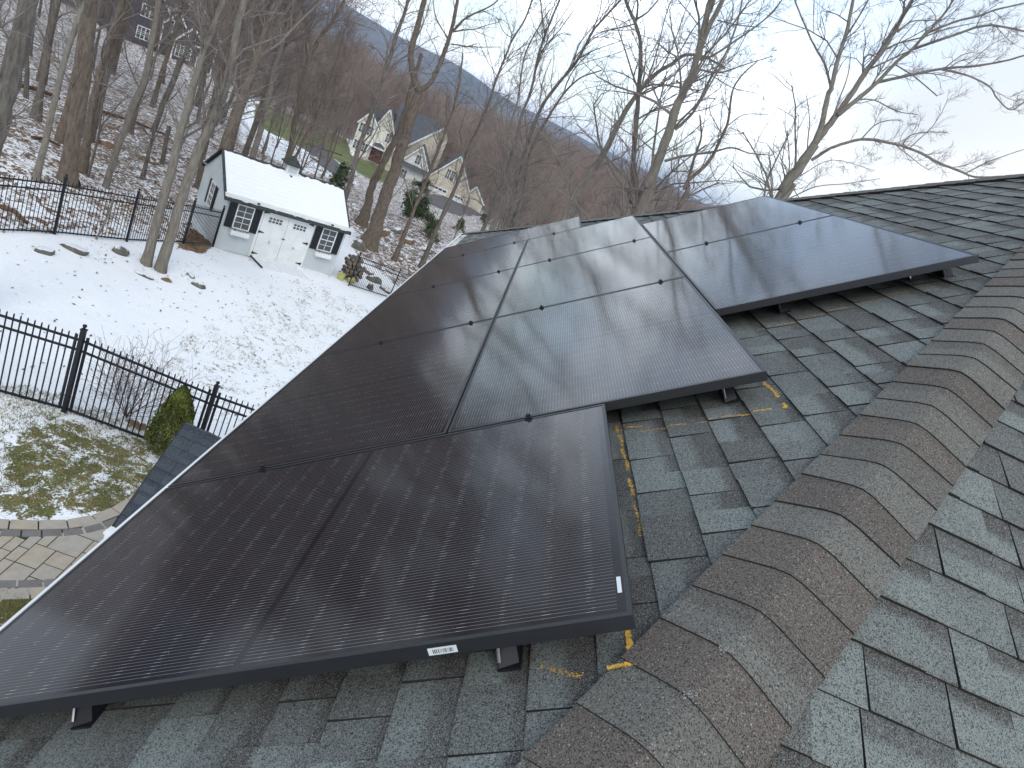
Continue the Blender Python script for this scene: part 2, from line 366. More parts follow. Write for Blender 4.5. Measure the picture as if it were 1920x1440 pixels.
def build_terrain():
    def axis(a, b, fine0, fine1, step):
        v = [fine0]
        while v[-1] < b: v.append(v[-1] + (step if v[-1] < fine1 else max(step, 0.02 * (v[-1] - fine1) + step)))
        w = [fine0]
        while w[-1] > a: w.append(w[-1] - max(step, 0.03 * (fine0 - w[-1]) + step))
        return np.array(w[::-1][:-1] + v)
    xs = axis(-900, 9000, 4, 40, 0.24); ys = axis(-6000, 7000, 0, 34, 0.24)
    X, Y = np.meshgrid(xs, ys, indexing='ij'); Z = ground(X, Y); nx, ny = X.shape
    me = bpy.data.meshes.new('terrain')
    V = np.stack([X, Y, Z], -1).reshape(-1, 3); idx = np.arange(nx * ny).reshape(nx, ny)
    F = np.stack([idx[:-1, :-1], idx[1:, :-1], idx[1:, 1:], idx[:-1, 1:]], -1).reshape(-1, 4)
    me.vertices.add(len(V)); me.vertices.foreach_set('co', V.astype(np.float32).ravel()); me.loops.add(F.size); me.polygons.add(len(F))
    me.loops.foreach_set('vertex_index', F.ravel().astype(np.int32)); me.polygons.foreach_set('loop_start', (np.arange(len(F)) * 4).astype(np.int32))
    me.polygons.foreach_set('use_smooth', np.ones(len(F), bool)); me.update(calc_edges=True)
    r = np.hypot(X, Y)
    def ss(t): t = np.clip(t, 0, 1); return t * t * (3 - 2 * t)
    def region(px, k=2): return blur_mask(in_poly(X, Y, [hit(*p) for p in px]).astype(float), k)
    # R: bare grass, G: leaf litter, B: far woodland floor, A: mown green lawn
    grass = region([(-60, 850), (40, 800), (60, 775), (130, 782), (200, 805), (310, 845), (340, 905), (290, 1010), (200, 1010), (-60, 1040)], 3)
    grass = np.maximum(grass, region([(-60, 1100), (60, 1100), (400, 1090), (300, 1300), (-60, 1300)], 2) * 1.3)
    edge = region([(90, 770), (150, 775), (330, 845), (330, 880), (250, 860), (130, 800)], 2)
    sparse = region([(330, 640), (520, 560), (640, 600), (470, 800), (330, 790), (200, 690)], 10) * 0.74
    near = region([(-40, 700), (110, 740), (360, 830), (330, 905), (250, 985), (-40, 985)], 4) * 0.72
    R_ = np.clip(np.maximum.reduce([grass * 1.0, edge * 1.15, sparse, near]), 0, 1.3)
    # woods behind the back fence
    back = region([(-600, 470), (-40, 446), (100, 447), (236, 457), (345, 458), (356, 430), (385, 370), (660, 430), (655, 470), (760, 560), (1400, 500), (1400, 420), (700, 200), (200, -300), (-600, -300)], 2)
    dd = ss((r - 15) / 25)
    G_ = back * (0.50 + 0.10 * dd); G_ = np.maximum(G_, region([(40, 440), (300, 458), (300, 500), (190, 490), (60, 470)], 3) * 0.35)
    G_ = np.maximum(G_, region([(330, 470), (355, 420), (402, 462), (385, 478)], 1) * 0.95)
    G_ = np.maximum(G_, region([(232, 470), (262, 462), (330, 500), (318, 535), (262, 525)], 3) * 0.42)
    G_ = np.maximum(G_, region([(205, 800), (275, 785), (300, 830), (230, 805)], 1) * 0.9)
    B_ = np.maximum(ss((r - 118) / 30), ss((X - 40) / 25) * ss((2 - Y + 0.0 * X) / 8) * 0.9)
    lawn = region([(478, 197), (520, 205), (562, 222), (650, 262), (660, 300), (655, 320), (630, 300), (580, 285), (530, 260), (478, 232)], 1)
    lawn2 = region([(655, 290), (700, 305), (745, 330), (745, 350), (690, 335), (650, 310)], 1) * 0.8
    A_ = np.maximum(lawn, lawn2); B_ = B_ * (1 - region([(470, 175), (520, 190), (660, 262), (760, 320), (900, 390), (910, 420), (650, 360), (460, 270)], 1))
    G_ = G_ * (1 - 0.75 * region([(460, 180), (660, 262), (665, 345), (560, 320), (460, 270)], 2))
    a1 = me.color_attributes.new('mask', 'FLOAT_COLOR', 'POINT'); a1.data.foreach_set('color', np.stack([R_, G_, B_, A_], -1).astype(np.float32).ravel())
    m = NT('ground_cover'); a = m.attr('mask'); s = m.sep(a.outputs['Color']); alpha = a.outputs['Alpha']
    pos = m.pos()
    n_f = m.noise(9, 5, 0.65); n_m = m.noise(1.7, 5, 0.6); n_b = m.noise(0.35, 4, 0.6); n_s = m.noise(34, 4, 0.7); nl = m.noise(4.2, 6, 0.68, dist=0.6)
    sn = m.mix(n_m, (0.76, 0.80, 0.84), (0.86, 0.88, 0.90))
    # grass
    gcol = m.mix(m.ramp(n_m, 0.35, 0.65), (0.115, 0.130, 0.036), (0.20, 0.165, 0.070)); gcol = m.mix(m.ramp(n_s, 0.35, 0.7), gcol, (0.070, 0.080, 0.030)); gcol = m.mix(m.ramp(n_f, 0.58, 0.72), gcol, (0.25, 0.19, 0.10))
    lcol = m.mix(m.ramp(n_f, 0.35, 0.65), (0.085, 0.060, 0.042), (0.185, 0.120, 0.075)); lcol = m.mix(m.ramp(n_s, 0.5, 0.75), lcol, (0.24, 0.14, 0.07))
    gl = m.math('ADD', m.math('MULTIPLY', nl, 0.62), m.math('MULTIPLY', n_s, 0.38))
    gmask = m.ramp(m.math('SUBTRACT', gl, m.math('SUBTRACT', 0.90, m.math('MULTIPLY', s[0], 0.46))), -0.02, 0.05)
    nl2 = m.noise(2.6, 6, 0.72, dist=1.2)
    gl2 = m.math('ADD', m.math('MULTIPLY', nl2, 0.6), m.math('MULTIPLY', n_f, 0.4))
    lmask = m.ramp(m.math('SUBTRACT', gl2, m.math('SUBTRACT', 0.80, m.math('MULTIPLY', s[1], 0.56))), -0.02, 0.05)
    # scattered single leaves and tufts poking through the snow everywhere
    vor = m.n('ShaderNodeTexVoronoi', ins={'Scale': 3.6, 'Vector': m.noise(0, 0) if False else pos}); vor.inputs['Randomness'].default_value = 1
    leaf = m.math('MULTIPLY', m.ramp(m.math('ADD', vor.outputs['Distance'], m.math('MULTIPLY', m.math('SUBTRACT', n_s, 0.5), 0.25)), 0.16, 0.06), m.ramp(n_b, 0.40, 0.56))
    c = m.mix(m.math('MULTIPLY', leaf, 0.75), m.mix(m.math('MULTIPLY', m.ramp(n_s, 0.52, 0.75), 0.16), sn, gcol), gcol)
    c = m.mix(gmask, c, gcol); c = m.mix(lmask, c, lcol)
    wood = m.mix(m.ramp(n_m, 0.3, 0.7), (0.15, 0.115, 0.10), (0.24, 0.19, 0.165))
    far1 = m.noise(0.02, 6, 0.7); far2 = m.noise(0.0035, 5, 0.65)
    farc = m.mix(m.ramp(far1, 0.3, 0.7), (0.040, 0.034, 0.036), (0.120, 0.095, 0.090)); farc = m.mix(m.ramp(far2, 0.5, 0.62), farc, (0.022, 0.032, 0.028)); farc = m.mix(m.ramp(m.noise(0.012, 4, 0.6), 0.68, 0.72), farc, (0.45, 0.48, 0.52))
    px = m.sep(pos); rr = m.math('SQRT', m.math('ADD', m.math('MULTIPLY', px[0], px[0]), m.math('MULTIPLY', px[1], px[1])))
    wood = m.mix(m.ramp(rr, 500, 900), wood, farc)
    c = m.mix(s[2], c, wood)
    lg = m.mix(m.ramp(n_b, 0.4, 0.6), (0.085, 0.115, 0.030), (0.150, 0.150, 0.060)); c = m.mix(m.ramp(alpha, 0.35, 0.65), c, lg)
    m.base(c).rough(0.9)
    hb = m.math('ADD', m.math('MULTIPLY', n_m, 0.6), m.math('MULTIPLY', n_f, 0.25)); m.bump(hb, 0.10, 0.6)
    o = link('ground', me, m.mat); prop(o, kind='structure')

# ------------------------------------------------------------------ the house under the camera
HIP_K = 0.89                                  # rise of the hip line in the panel plane (du/ds)
def hip_near(s): return 2.914 + HIP_K * s
def hip_far(s): return 7.72 - 0.875 * s
PEAK_S = (7.72 - 2.914) / (HIP_K + 0.875); PEAK_U = hip_near(PEAK_S)
RN = -0.125                                   # roof skin below the panel plane
EAVE = -0.09
SE0 = (EAVE - 2.914) / HIP_K; SE1 = (7.72 - EAVE) / 0.875

def shingles(mb, P, s0, s1, courses, seed, expo=0.14, clip=None):
    """individual laminated tabs; P(s,u,n) maps to world; clip(u) gives the s range of a course"""
    rnd = random.Random(seed)
    for u0 in courses:
        a, b = (s0, s1) if clip is None else clip(u0)
        if b <= a: continue
        s = a - rnd.random() * 0.2; run = 0; thick = rnd.random() < .5; tone = rnd.random(); wob = rnd.uniform(0, 6)
        while s < b:
            w = rnd.choice((0.09, 0.11, 0.13, 0.16, 0.19, 0.23)) * rnd.uniform(0.9, 1.1)
            run += w; gap = 0.0022 if rnd.random() < .7 else 0
            if run > rnd.uniform(0.22, 0.5): gap = 0.0035; run = 0
            tone = min(1, max(0, 0.25 * tone + 0.75 * rnd.random() + rnd.uniform(-.15, .15)))
            band = rnd.choice((0, 0.25, 0.7, 0.9, 1.0, 1.0)); hb = (0.0105 if thick else 0.0062) + rnd.uniform(0, 0.0012)
            e0 = s; e1 = s + w - gap; dj = 0.0016 * math.sin(e0 * 9 + wob) + rnd.uniform(-0.0012, 0.0012)
            lo = u0 + dj; hi = u0 + expo + 0.012
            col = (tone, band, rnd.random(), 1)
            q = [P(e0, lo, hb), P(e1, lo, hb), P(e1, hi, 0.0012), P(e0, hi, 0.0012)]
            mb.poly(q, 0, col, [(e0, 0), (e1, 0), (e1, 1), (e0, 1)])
            mb.poly([P(e0, lo, -0.002), P(e1, lo, -0.002), P(e1, lo, hb), P(e0, lo, hb)], 1, col)
            mb.poly([P(e0, hi, -0.002), P(e0, lo, -0.002), P(e0, lo, hb), P(e0, hi, 0.0012)], 1, col)
            mb.poly([P(e1, lo, -0.002), P(e1, hi, -0.002), P(e1, hi, 0.0012), P(e1, lo, hb)], 1, col)
            s += w; thick = not thick

def cut(me, planes):
    bm = bmesh.new(); bm.from_mesh(me)
    for co, no in planes:
        bmesh.ops.bisect_plane(bm, geom=bm.verts[:] + bm.edges[:] + bm.faces[:], plane_co=Vector(co), plane_no=Vector(no), clear_outer=True)
    bm.to_mesh(me); bm.free()

# second slope, facing back past the camera: it shares the near hip
HP0 = RP(0, hip_near(0), RN)
_hd = S_ + HIP_K * U_; HDIR = _hd / np.linalg.norm(_hd)
U2 = np.array([1.0, 0, HIP_K * math.sin(PHI)]); U2 /= np.linalg.norm(U2); N2 = np.cross(U2, np.array([0, 1.0, 0])); N2 *= np.sign(N2[2])
P2_0 = RP(-1.2, 1.846, RN)                    # origin used when the courses were measured
def RP2(y, t, n=0.0):
    """y: world y, t: metres up the second slope"""
    k = P2_0 + U2 * t; return np.array([k[0], y, k[2]]) + N2 * n

def build_house():
    gz = 1.0
    H = empty('house', (O_[0] + 2.7, O_[1] - 4, gz), 'house whose grey shingled hip roof fills the foreground and carries the solar panels', 'house')
    vn = np.array([HDIR[1], -HDIR[0], 0.0]); vn /= np.linalg.norm(vn)          # points to the far side (-y) of the vertical plane through the near hip
    if vn[1] > 0: vn = -vn
    fd = S_ - 0.875 * U_; vf = np.array([fd[1], -fd[0], 0.0]); vf /= np.linalg.norm(vf)
    if vf[0] < 0: vf = -vf
    F0 = RP(0, 7.72, RN)
    mb = MB(); courses = [1.489 + 0.1425 * k for k in range(-11, 29)]
    shingles(mb, lambda s, u, n: RP(s, u, RN + n), -4, 9.5, courses, 5, 0.1425, lambda u: ((u - 2.914) / HIP_K - 0.35, (7.72 - u) / 0.875 + 0.2))
    # underlay sheet just below the tabs
    mb.poly([RP(-4.2, EAVE, RN - .003), RP(9.6, EAVE, RN - .003), RP(9.6, 5.6, RN - .003), RP(-4.2, 5.6, RN - .003)], 1)
    me = mb.mesh('roof'); cut(me, [(HP0, vn), (F0, vf), (RP(0, 5.42, 0), (0, -math.cos(PHI), math.sin(PHI)))])
    # second slope
    mb = MB(); tl = np.dot(RP(SE0, EAVE, RN) - P2_0, U2)
    kk = [0.068 + 0.1385 * k for k in range(int((tl - .068) / .1385) - 1, 36)]
    def clip2(t):
        x = P2_0[0] + U2[0] * t; sp = x - O_[0]; yh = RP(sp, hip_near(sp), RN)[1]
        return (-7.5 if t < 1.2 else -5.6, yh + 0.3)
    shingles(mb, lambda y, t, n: RP2(y, t, n), 0, 0, kk, 9, 0.1385, clip2)
    mb.poly([RP2(1.5, tl, -.003), RP2(-8, tl, -.003), RP2(-8, 5.4, -.003), RP2(1.5, 5.4, -.003)], 1)
    me2 = mb.mesh('roof'); cut(me2, [(HP0, -vn)])
    PK = RP(PEAK_S, PEAK_U, RN)
    B1 = np.array([RP(SE0, EAVE, RN)[0], 2 * PK[1] - RP(0, EAVE, RN)[1], RP(0, EAVE, RN)[2]])
    hn = (B1 - PK); hv = np.array([hn[1], -hn[0], 0]); hv /= np.linalg.norm(hv)
    if np.dot(hv, np.array([0, -1.0, 0])) < 0: hv = -hv
    cut(me2, [(PK, hv)])
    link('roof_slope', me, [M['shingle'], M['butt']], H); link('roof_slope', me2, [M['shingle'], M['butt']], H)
    # back and far slopes close the roof
    A0 = RP(SE0, EAVE, RN); A1 = RP(SE1, EAVE, RN); B0 = B1; B2 = np.array([A1[0], B1[1], A1[2]])
    for tri in ((PK, A1, B2), (PK, B2, B0)):
        mb = MB(); mb.poly([p - np.array([0, 0, .002]) for p in tri], 0, (0.5, 0.2, 0.3, 1)); mb.build('roof_slope', M['shingle'], H)
    # hip caps: folded caps overlapping up the hip
    def caps(P0, d, na, nb, perpa, perpb, t0, t1, seed, w=0.158, ex=0.1345, detail=True):
        mb = MB(); rnd = random.Random(seed); t = t0; i = 0
        while t < t1:
            kind = rnd.random(); tone = rnd.uniform(0, 0.35) if kind < .42 else rnd.uniform(0.55, 1.0); lf = 0.0235 + rnd.choice((0, 0, 0, .0015)); hb = 0.0190
            L = ex + 0.02; n = 9; ang = rnd.uniform(-.012, .012)
            def sec(tt, lift):
                pts = []
                for j in range(-n, n + 1):
                    x = j / n; r_ = abs(x) * w; bl = max(0, 1 - abs(x) / 0.30); k = 1 - 0.5 * bl * bl
                    pe, no = (perpa, na) if x < 0 else (perpb, nb); oe, on = (perpb, nb) if x < 0 else (perpa, na)
                    nn = no * k + on * (1 - k); nn = nn / np.linalg.norm(nn)
                    drop = -0.005 * bl * bl
                    pts.append(P0 + d * (tt + ang * (1 if x > 0 else -1) * abs(x)) + pe * r_ + nn * lift + np.array([0, 0, drop * 1.0]) + nn * (0.002 * abs(x)))
                return pts
            a = sec(t, lf); b = sec(t + L, hb); g = sec(t, 0.006)
            col = (tone, 0.0 if rnd.random() < .7 else .6, rnd.random(), 1)
            for j in range(2 * n):
                mb.poly([a[j], a[j + 1], b[j + 1], b[j]], 0, col, [(j * .02, 0), (j * .02 + .02, 0), (j * .02 + .02, 1), (j * .02, 1)])
                mb.poly([g[j], g[j + 1], a[j + 1], a[j]], 1, col)
            for j in (0, 2 * n):
                mb.poly([g[j], a[j], b[j], b[j] - na * .004], 1, col)
            t += ex * rnd.uniform(0.97, 1.03); i += 1
        return mb
    pa = np.cross(HDIR, N_); pa /= np.linalg.norm(pa)
    if pa[1] < 0: pa = -pa
    pb = np.cross(HDIR, N2); pb /= np.linalg.norm(pb)
    if pb[1] > 0: pb = -pb
    tpk = np.linalg.norm(PK - HP0); tlo = -np.linalg.norm(RP(SE0, EAVE, RN) - HP0)
    mb = caps(HP0, HDIR, N_, N2, pa, pb, tlo + .02, tpk - 0.05, 3); me = mb.mesh('hip_cap', True)
    me.polygons.foreach_set('use_smooth', [mi == 0 for mi in mb.m]); link('hip_cap', me, [M['cap'], M['butt']], H)
    fdir = (PK - RP(SE1, EAVE, RN)); fl = np.linalg.norm(fdir); fdir /= fl
    nf = np.cross(PK - A1, B2 - A1); nf /= np.linalg.norm(nf); nf *= np.sign(nf[2])
    p1 = np.cross(fdir, N_); p1 /= np.linalg.norm(p1)
    if np.dot(p1, -S_) < 0: p1 = -p1
    p2 = np.cross(fdir, nf); p2 /= np.linalg.norm(p2)
    if np.dot(p2, p1) > 0: p2 = -p2
    caps(RP(SE1, EAVE, RN), fdir, N_, nf, p1, p2, 0, fl, 8).build('hip_cap', [M['cap'], M['butt']], H)
    # fascia, soffit, walls
    mb = MB()
    for (a, b, o) in ((A0, A1, (0, 1, 0)), (A1, B2, (1, 0, 0)), (B2, B0, (0, -1, 0)), (B0, A0, (-1, 0, 0))):
        a = np.array(a); b = np.array(b); mb.box(a + np.array([0, 0, -.20]) , b - a, np.array(o) * -0.02, (0, 0, .19))
    mb.build('fascia', M['white'], H)
    mb = MB(); e = A0[2] - .2
    mb.box((A0[0] + .01, B0[1] + .01, e - .02), (A1[0] - A0[0] - .02, 0, 0), (0, A0[1] - B0[1] - .02, 0), (0, 0, .018)); mb.build('soffit', M['white'], H)
    mb = MB(); mb.box((A0[0] + .35, B0[1] + .35, gz - 2.6), (A1[0] - A0[0] - .7, 0, 0), (0, A0[1] - B0[1] - .7, 0), (0, 0, e - .02 - gz + 2.6)); mb.build('wall', M['siding'], H)
    # eave gutter: back, trough and rolled outer lip, hung on straps
    zt = A0[2] - 0.070; y0 = A0[1] - .004; mb = MB()
    prof = [(0.0, 0.0), (0.0, -.11), (0.05, -.11), (0.075, -.06), (0.115, -.045), (0.125, 0.0), (0.115, 0.006), (0.106, 0.0)]
    xa, xb = A0[0] + .1, A1[0] + .12
    for i in range(len(prof) - 1):
        (ya, za), (yb, zb) = prof[i], prof[i + 1]
        for th in (0, .0016):
            q = [(xa, y0 + ya + th, zt + za), (xb, y0 + ya + th, zt + za), (xb, y0 + yb + th, zt + zb), (xa, y0 + yb + th, zt + zb)]
            mb.poly(q if th else q[::-1])
    for xx in (xa, xb): mb.poly([(xx, y0 + a, zt + b) for a, b in prof[:6]])
    g = mb.build('gutter', M['white'], H)
    x = xb - .10
    while x > xa: mb = MB(); mb.box((x, y0, zt - .004), (.02, 0, 0), (0, .118, 0), (0, 0, .004)); mb.build('hanger_strap', M['white'], g); x -= .45
    # yellow lumber-crayon layout marks left on the shingles
    mb = MB(); rnd = random.Random(2)
    def stroke(a, b, w, dens, lift=0.0):
        a = np.array(a); b = np.array(b); L = np.linalg.norm(b - a); d = (b - a) / L; nrm = np.array([-d[1], d[0]])
        ph = rnd.uniform(0, 6)
        for _ in range(int(L * dens * 1.5)):
            t = rnd.random() * L
            if math.sin(t * 61 + ph) + math.sin(t * 23 + ph * 2) + math.sin(t * 140) * .6 < -.85 - lift * 200 - (9 if a[0] < -1 else 0) or (a[1] != b[1] and ((a[1] + d[1] * t - 1.489) / .1425) % 1.0 < .06): continue
            t = t; p = a + d * t + nrm * rnd.gauss(0, w * .35) + nrm * .003 * math.sin(t * 30); r_ = rnd.uniform(.001, .0026); th = rnd.random() * 3
            k = ((p[1] - 1.489) / .1425) % 1.0; nz = 0.0112 * (1 - k) + .0016 * k + .0006 + lift
            mb.poly([RP(p[0] + r_ * math.cos(th + j * 1.57) * rnd.uniform(.6, 1.2), p[1] + r_ * math.sin(th + j * 1.57) * rnd.uniform(.6, 1.2), RN + nz) for j in range(4)])
    stroke((-1.02, 1.704), (-1.10, 1.704), .007, 6500); stroke((-1.10, 1.703), (-1.165, 1.710), .009, 7500); stroke((-1.165, 1.708), (-1.175, 1.655), .007, 3500); stroke((-1.10, 1.703), (-1.165, 1.710), .009, 6500, .016); stroke((-1.165, 1.708), (-1.175, 1.655), .007, 3500, .016); stroke((-1.12, 1.51), (-1.16, 1.60), .01, 500)
    stroke((0.247, 2.315), (-0.05, 2.322), .010, 1700); stroke((-.055, 2.325), (-.052, 2.17), .010, 1500); stroke((-.05, 2.17), (-0.04, 1.80), .011, 600)
    stroke((0.06, 1.75), (-.10, 1.757), .010, 1200); stroke((-.10, 1.757), (-.45, 1.764), .009, 1100); stroke((-.45, 1.764), (-.70, 1.765), .008, 500); stroke((.02, 1.74), (0.0, 1.84), .01, 1200)
    stroke((0.839, 2.36), (0.853, 2.62), .009, 700); stroke((0.86, 2.62), (1.0, 3.3), .008, 350)
    mb.build('crayon_mark', M['chalk'], H)
    # lower gable roof over a bay below the eave
    y1 = 2.57; yw = 0.5; rx, rz = 6.80, 3.5; sl = math.tan(R(38.5)); ln = 1.30
    Lr = empty('lower_roof', (0, 0, 0)); Lr.parent = H
    mb = MB(); c38, s38 = math.cos(R(38.5)), math.sin(R(38.5))
    def LP(y, t, n): return np.array([rx - c38 * t - s38 * n, y, rz - s38 * t + c38 * n])
    # courses counted down the slope: t grows downwards, so reverse for the helper
    shingles(mb, lambda a, b, n: LP(a, ln - b, n), yw, y1, [0.1425 * k for k in range(10)], 21, 0.1425)
    mb.poly([LP(yw, ln, -.002), LP(y1, ln, -.002), LP(y1, -.01, -.002), LP(yw, -.01, -.002)], 1)
    me = mb.mesh('x'); cut(me, [((0, y1, 0), (0, 1, 0)), ((0, yw, 0), (0, -1, 0)), ((rx, 0, 0), (1, 0, 0))])
    off = Vector(H.location)
    me.transform(Matrix.Translation(-off)); o = link('roof_slope', me, [M['blueshingle'], M['butt']], Lr, loc=(0, 0, 0))
    mb = MB(); mb.poly([(rx, yw, rz), (rx, y1, rz), (rx + c38 * ln, y1, rz - s38 * ln), (rx + c38 * ln, yw, rz - s38 * ln)], 0, (.5, 0, 0, 1))
    mb.build('roof_slope', M['blueshingle'], Lr)
    mb = MB()
    for sg in (1, -1):
        mb.box((rx, y1, rz - .02), (sg * c38 * ln, 0, -s38 * ln), (0, .02, 0), (0, 0, -.14))
    mb.build('rake_board', M['shutter'], Lr)
    mb = MB(); ex, ez = rx - c38 * ln, rz - s38 * ln
    mb.box((ex - .09, yw, ez - .11), (.09, 0, 0), (0, y1 - yw + .02, 0), (0, 0, .10)); mb.box((ex - .02, y1 + .02, ez - .13), (.05, 0, 0), (0, .05, 0), (0, 0, .03)); mb.build('gutter', M['white'], Lr)
    mb = MB(); mb.box((ex + .3, yw, 1.0), (2 * (rx - ex) - .6, 0, 0), (0, y1 - yw - .3, 0), (0, 0, ez - 1.0)); 
    mb.poly([(ex + .3, y1 - .3, ez), (2 * rx - ex - .3, y1 - .3, ez), (rx, y1 - .3, rz - .26)]); mb.build('wall', M['siding'], Lr)
    # a pale scuff on the lowest cap shingles
    rnd = random.Random(4)
    for (px, py, w) in ((1356, 1218, 9), (1290, 1303, 10)):
        mb = MB()
        for _ in range(50):
            x, y = px + rnd.gauss(0, w * .7), py + rnd.gauss(0, w * .4); d = ray(x, y); t = ((HP0 + N_ * .026 - CAM) @ N_) / (d @ N_); p = CAM + d * t; r_ = rnd.uniform(.0006, .0018)
            mb.poly([p + S_ * r_ * a_ + U_ * r_ * b_ for a_, b_ in ((-1, 0), (.2, -1), (1, .1), (0, .9))])
        mb.build('scuff', M['scuff'], H)
    return H

# ------------------------------------------------------------------ solar panels
PL, PW, PG = 1.725, 1.138, 0.012
def build_panels():
    FH, LIP = 0.034, 0.011
    def proto():
        fr = MB(); fr.box((0, 0, -FH), (PL, 0, 0), (0, LIP, 0), (0, 0, FH)); fr.box((0, PW - LIP, -FH), (PL, 0, 0), (0, LIP, 0), (0, 0, FH))
        fr.box((0, LIP, -FH), (LIP, 0, 0), (0, PW - 2 * LIP, 0), (0, 0, FH - .0002)); fr.box((PL - LIP, LIP, -FH), (LIP, 0, 0), (0, PW - 2 * LIP, 0), (0, 0, FH - .0002))
        fr.box((LIP, LIP, -FH), (PL - 2 * LIP, 0, 0), (0, .018, 0), (0, 0, .0015)); fr.box((LIP, PW - LIP - .018, -FH), (PL - 2 * LIP, 0, 0), (0, .018, 0), (0, 0, .0015))
        gl = MB(); a, b = LIP, PL - LIP; c, d = LIP, PW - LIP; z = -.0014
        gl.poly([(a, c, z), (b, c, z), (b, d, z), (a, d, z)], 0, None, [(a, c), (b, c), (b, d), (a, d)])
        gl.poly([(a, d, z - .005), (b, d, z - .005), (b, c, z - .005), (a, c, z - .005)], 1)
        f = fr.mesh('panel_frame'); g = gl.mesh('panel_glass'); f.materials.append(M['frame']); g.materials.append(M['glass']); g.materials.append(M['black']); return f, g
    fm, gm = proto()
    L, W, g = PL, PW, PG; gc = .007; B2s = 0.897
    grp = 'black solar panels fixed to the roof slope'
    def place(s, u, portrait, label):
        o = empty('solar_panel', (0, 0, 0), label, 'solar panel', grp)
        # local x = long side, y = short side, z = normal
        if portrait: ax, ay, org = U_, -S_, RP(s + W, u)      # long side up the slope
        else: ax, ay, org = S_, U_, RP(s, u)
        az = np.cross(ax, ay)
        if az[2] < 0:
            ay = -ay; az = -az; org = org - ay * W
        o.matrix_world = Matrix(((ax[0], ay[0], az[0], org[0]), (ax[1], ay[1], az[1], org[1]), (ax[2], ay[2], az[2], org[2]), (0, 0, 0, 1)))
        for nm, me in (('frame', fm), ('glass', gm)):
            c = bpy.data.objects.new(nm, me); COL.objects.link(c); c.parent = o
        return o
    near = place(-g - W, 0, True, 'nearest solar panel, its long side up the roof, white stickers at its corner')
    wh = ('second', 'third', 'fourth')
    for r in range(3):
        s = r * (L + g)
        place(s, 0, False, '%s solar panel from the near end along the gutter edge' % wh[r])
        place(s, W + gc, False, ['large reflecting panel of the middle column, touching the nearest panel', 'middle solar panel of the column between gutter panels and hip', 'farthest solar panel of the middle column, mirroring bright clouds'][r])
    place(3 * (L + g), 0, True, 'farthest solar panel, sticking up beside the gutter end against brown woods')
    place(B2s, 2.290, False, 'nearer panel of the upper right pair, its edge overhanging the shingles')
    place(B2s + L + g, 2.290, False, 'far solar panel of the upper right pair, its corner against the sky')
    # stickers on the nearest panel
    inv = near.matrix_world.inverted()
    def loc(s, u, n): return np.array(inv @ Vector(RP(s, u, n)))
    mb = MB(); s0 = -g - W - .0006
    def st(u0, u1, n0, n1, mi=0, off=0.0): mb.poly([loc(s0 - off, u0, n0), loc(s0 - off, u1, n0), loc(s0 - off, u1, n1), loc(s0 - off, u0, n1)], mi)
    st(1.300, 1.362, -.028, -.010); rnd = random.Random(5); x = 1.310
    while x < 1.354:
        w = rnd.choice((.0008, .0014, .002)); st(x, x + w, -.0245, -.0145, 1, .0003); x += w + rnd.choice((.0009, .0016, .0024))
    me = mb.mesh('sticker'); o = link('barcode_sticker', me, [M['paper'], M['ink']]); o.parent = near
    mb = MB(); a = loc(-1.02, 1.700, -.0008); b = loc(-1.02, 1.709, -.0008); c = loc(-1.075, 1.709, -.0008); d = loc(-1.075, 1.700, -.0008); mb.poly([a, b, c, d])
    o = link('corner_sticker', mb.mesh('sticker'), [M['paper']]); o.parent = near
    mb = MB(); P_ = [loc(s0 + .0004, 1.7222, -.034), loc(s0 + .004, 1.7222, -.034), loc(s0 + .004, 1.7222, 0), loc(s0 + .0004, 1.7222, 0)]; mb.poly(P_)
    o = link('bare_corner', mb.mesh('corner'), [M['steel']]); o.parent = near
    # mid clamps: a black T block with a bolt head bridging two frames
    def clamp(s, u, label):
        o = empty('mid_clamp', tuple(RP(s, u, 0)), label, 'clamp', 'black clamps holding neighbouring panels')
        mb = MB(); p = RP(s, u, 0)
        mb.cbox(p + N_ * .0035, S_ * .026, U_ * .026, N_ * .004); mb.cbox(p - N_ * .018, S_ * .010, U_ * .030, N_ * .036); mb.build('plate', M['black'], o)
        mb = MB(); mb.tube([p + N_ * .005, p + N_ * .014], .0075, 6); mb.build('bolt', M['black'], o)
    seams = [(-g / 2, 'between nearest panel and second row'), (L + g / 2, 'on the first cross seam beyond it'), (2 * L + 1.5 * g, 'on the second cross seam'), (3 * L + 2.5 * g, 'on the farthest cross seam')]
    nm = {.41: 'lowest, near the gutter,', .99: 'second from the gutter', 1.43: 'third from the gutter', 2.14: 'highest'}
    for i, (s, t) in enumerate(seams):
        for u in ((.41, 1.45) if i == 0 else (.41, .99, 1.43, 2.14) if i < 3 else (.41, .99, 1.43)):
            clamp(s, u, 'black clamp %s %s' % (nm.get(u, 'upper'), t))
    clamp(B2s + L + g / 2, 2.57, 'lower black clamp on the seam of the upper right pair'); clamp(B2s + L + g / 2, 3.20, 'upper black clamp on the seam of the upper right pair')
    # mounting feet below the panels
    def foot(s, u, label, ln=.075, tip=True):
        o = empty('mounting_foot', tuple(RP(s, u, RN)), label, 'roof mount', 'black mounting feet under the panel edges')
        mb = MB(); n0 = RN + .010; n1 = -.036
        w = .040; q0 = [(s - ln, u - .022), (s - ln + .012, u + .022), (s + .06, u + .022), (s + .06, u - .022)]
        lo = [RP(a, b, n0) for a, b in q0]; hi = [RP(s - .012, u - .018, n1), RP(s - .006, u + .018, n1), RP(s + .06, u + .018, n1), RP(s + .06, u - .018, n1)]
        for i in range(4): mb.poly([lo[i], lo[(i + 1) % 4], hi[(i + 1) % 4], hi[i]])
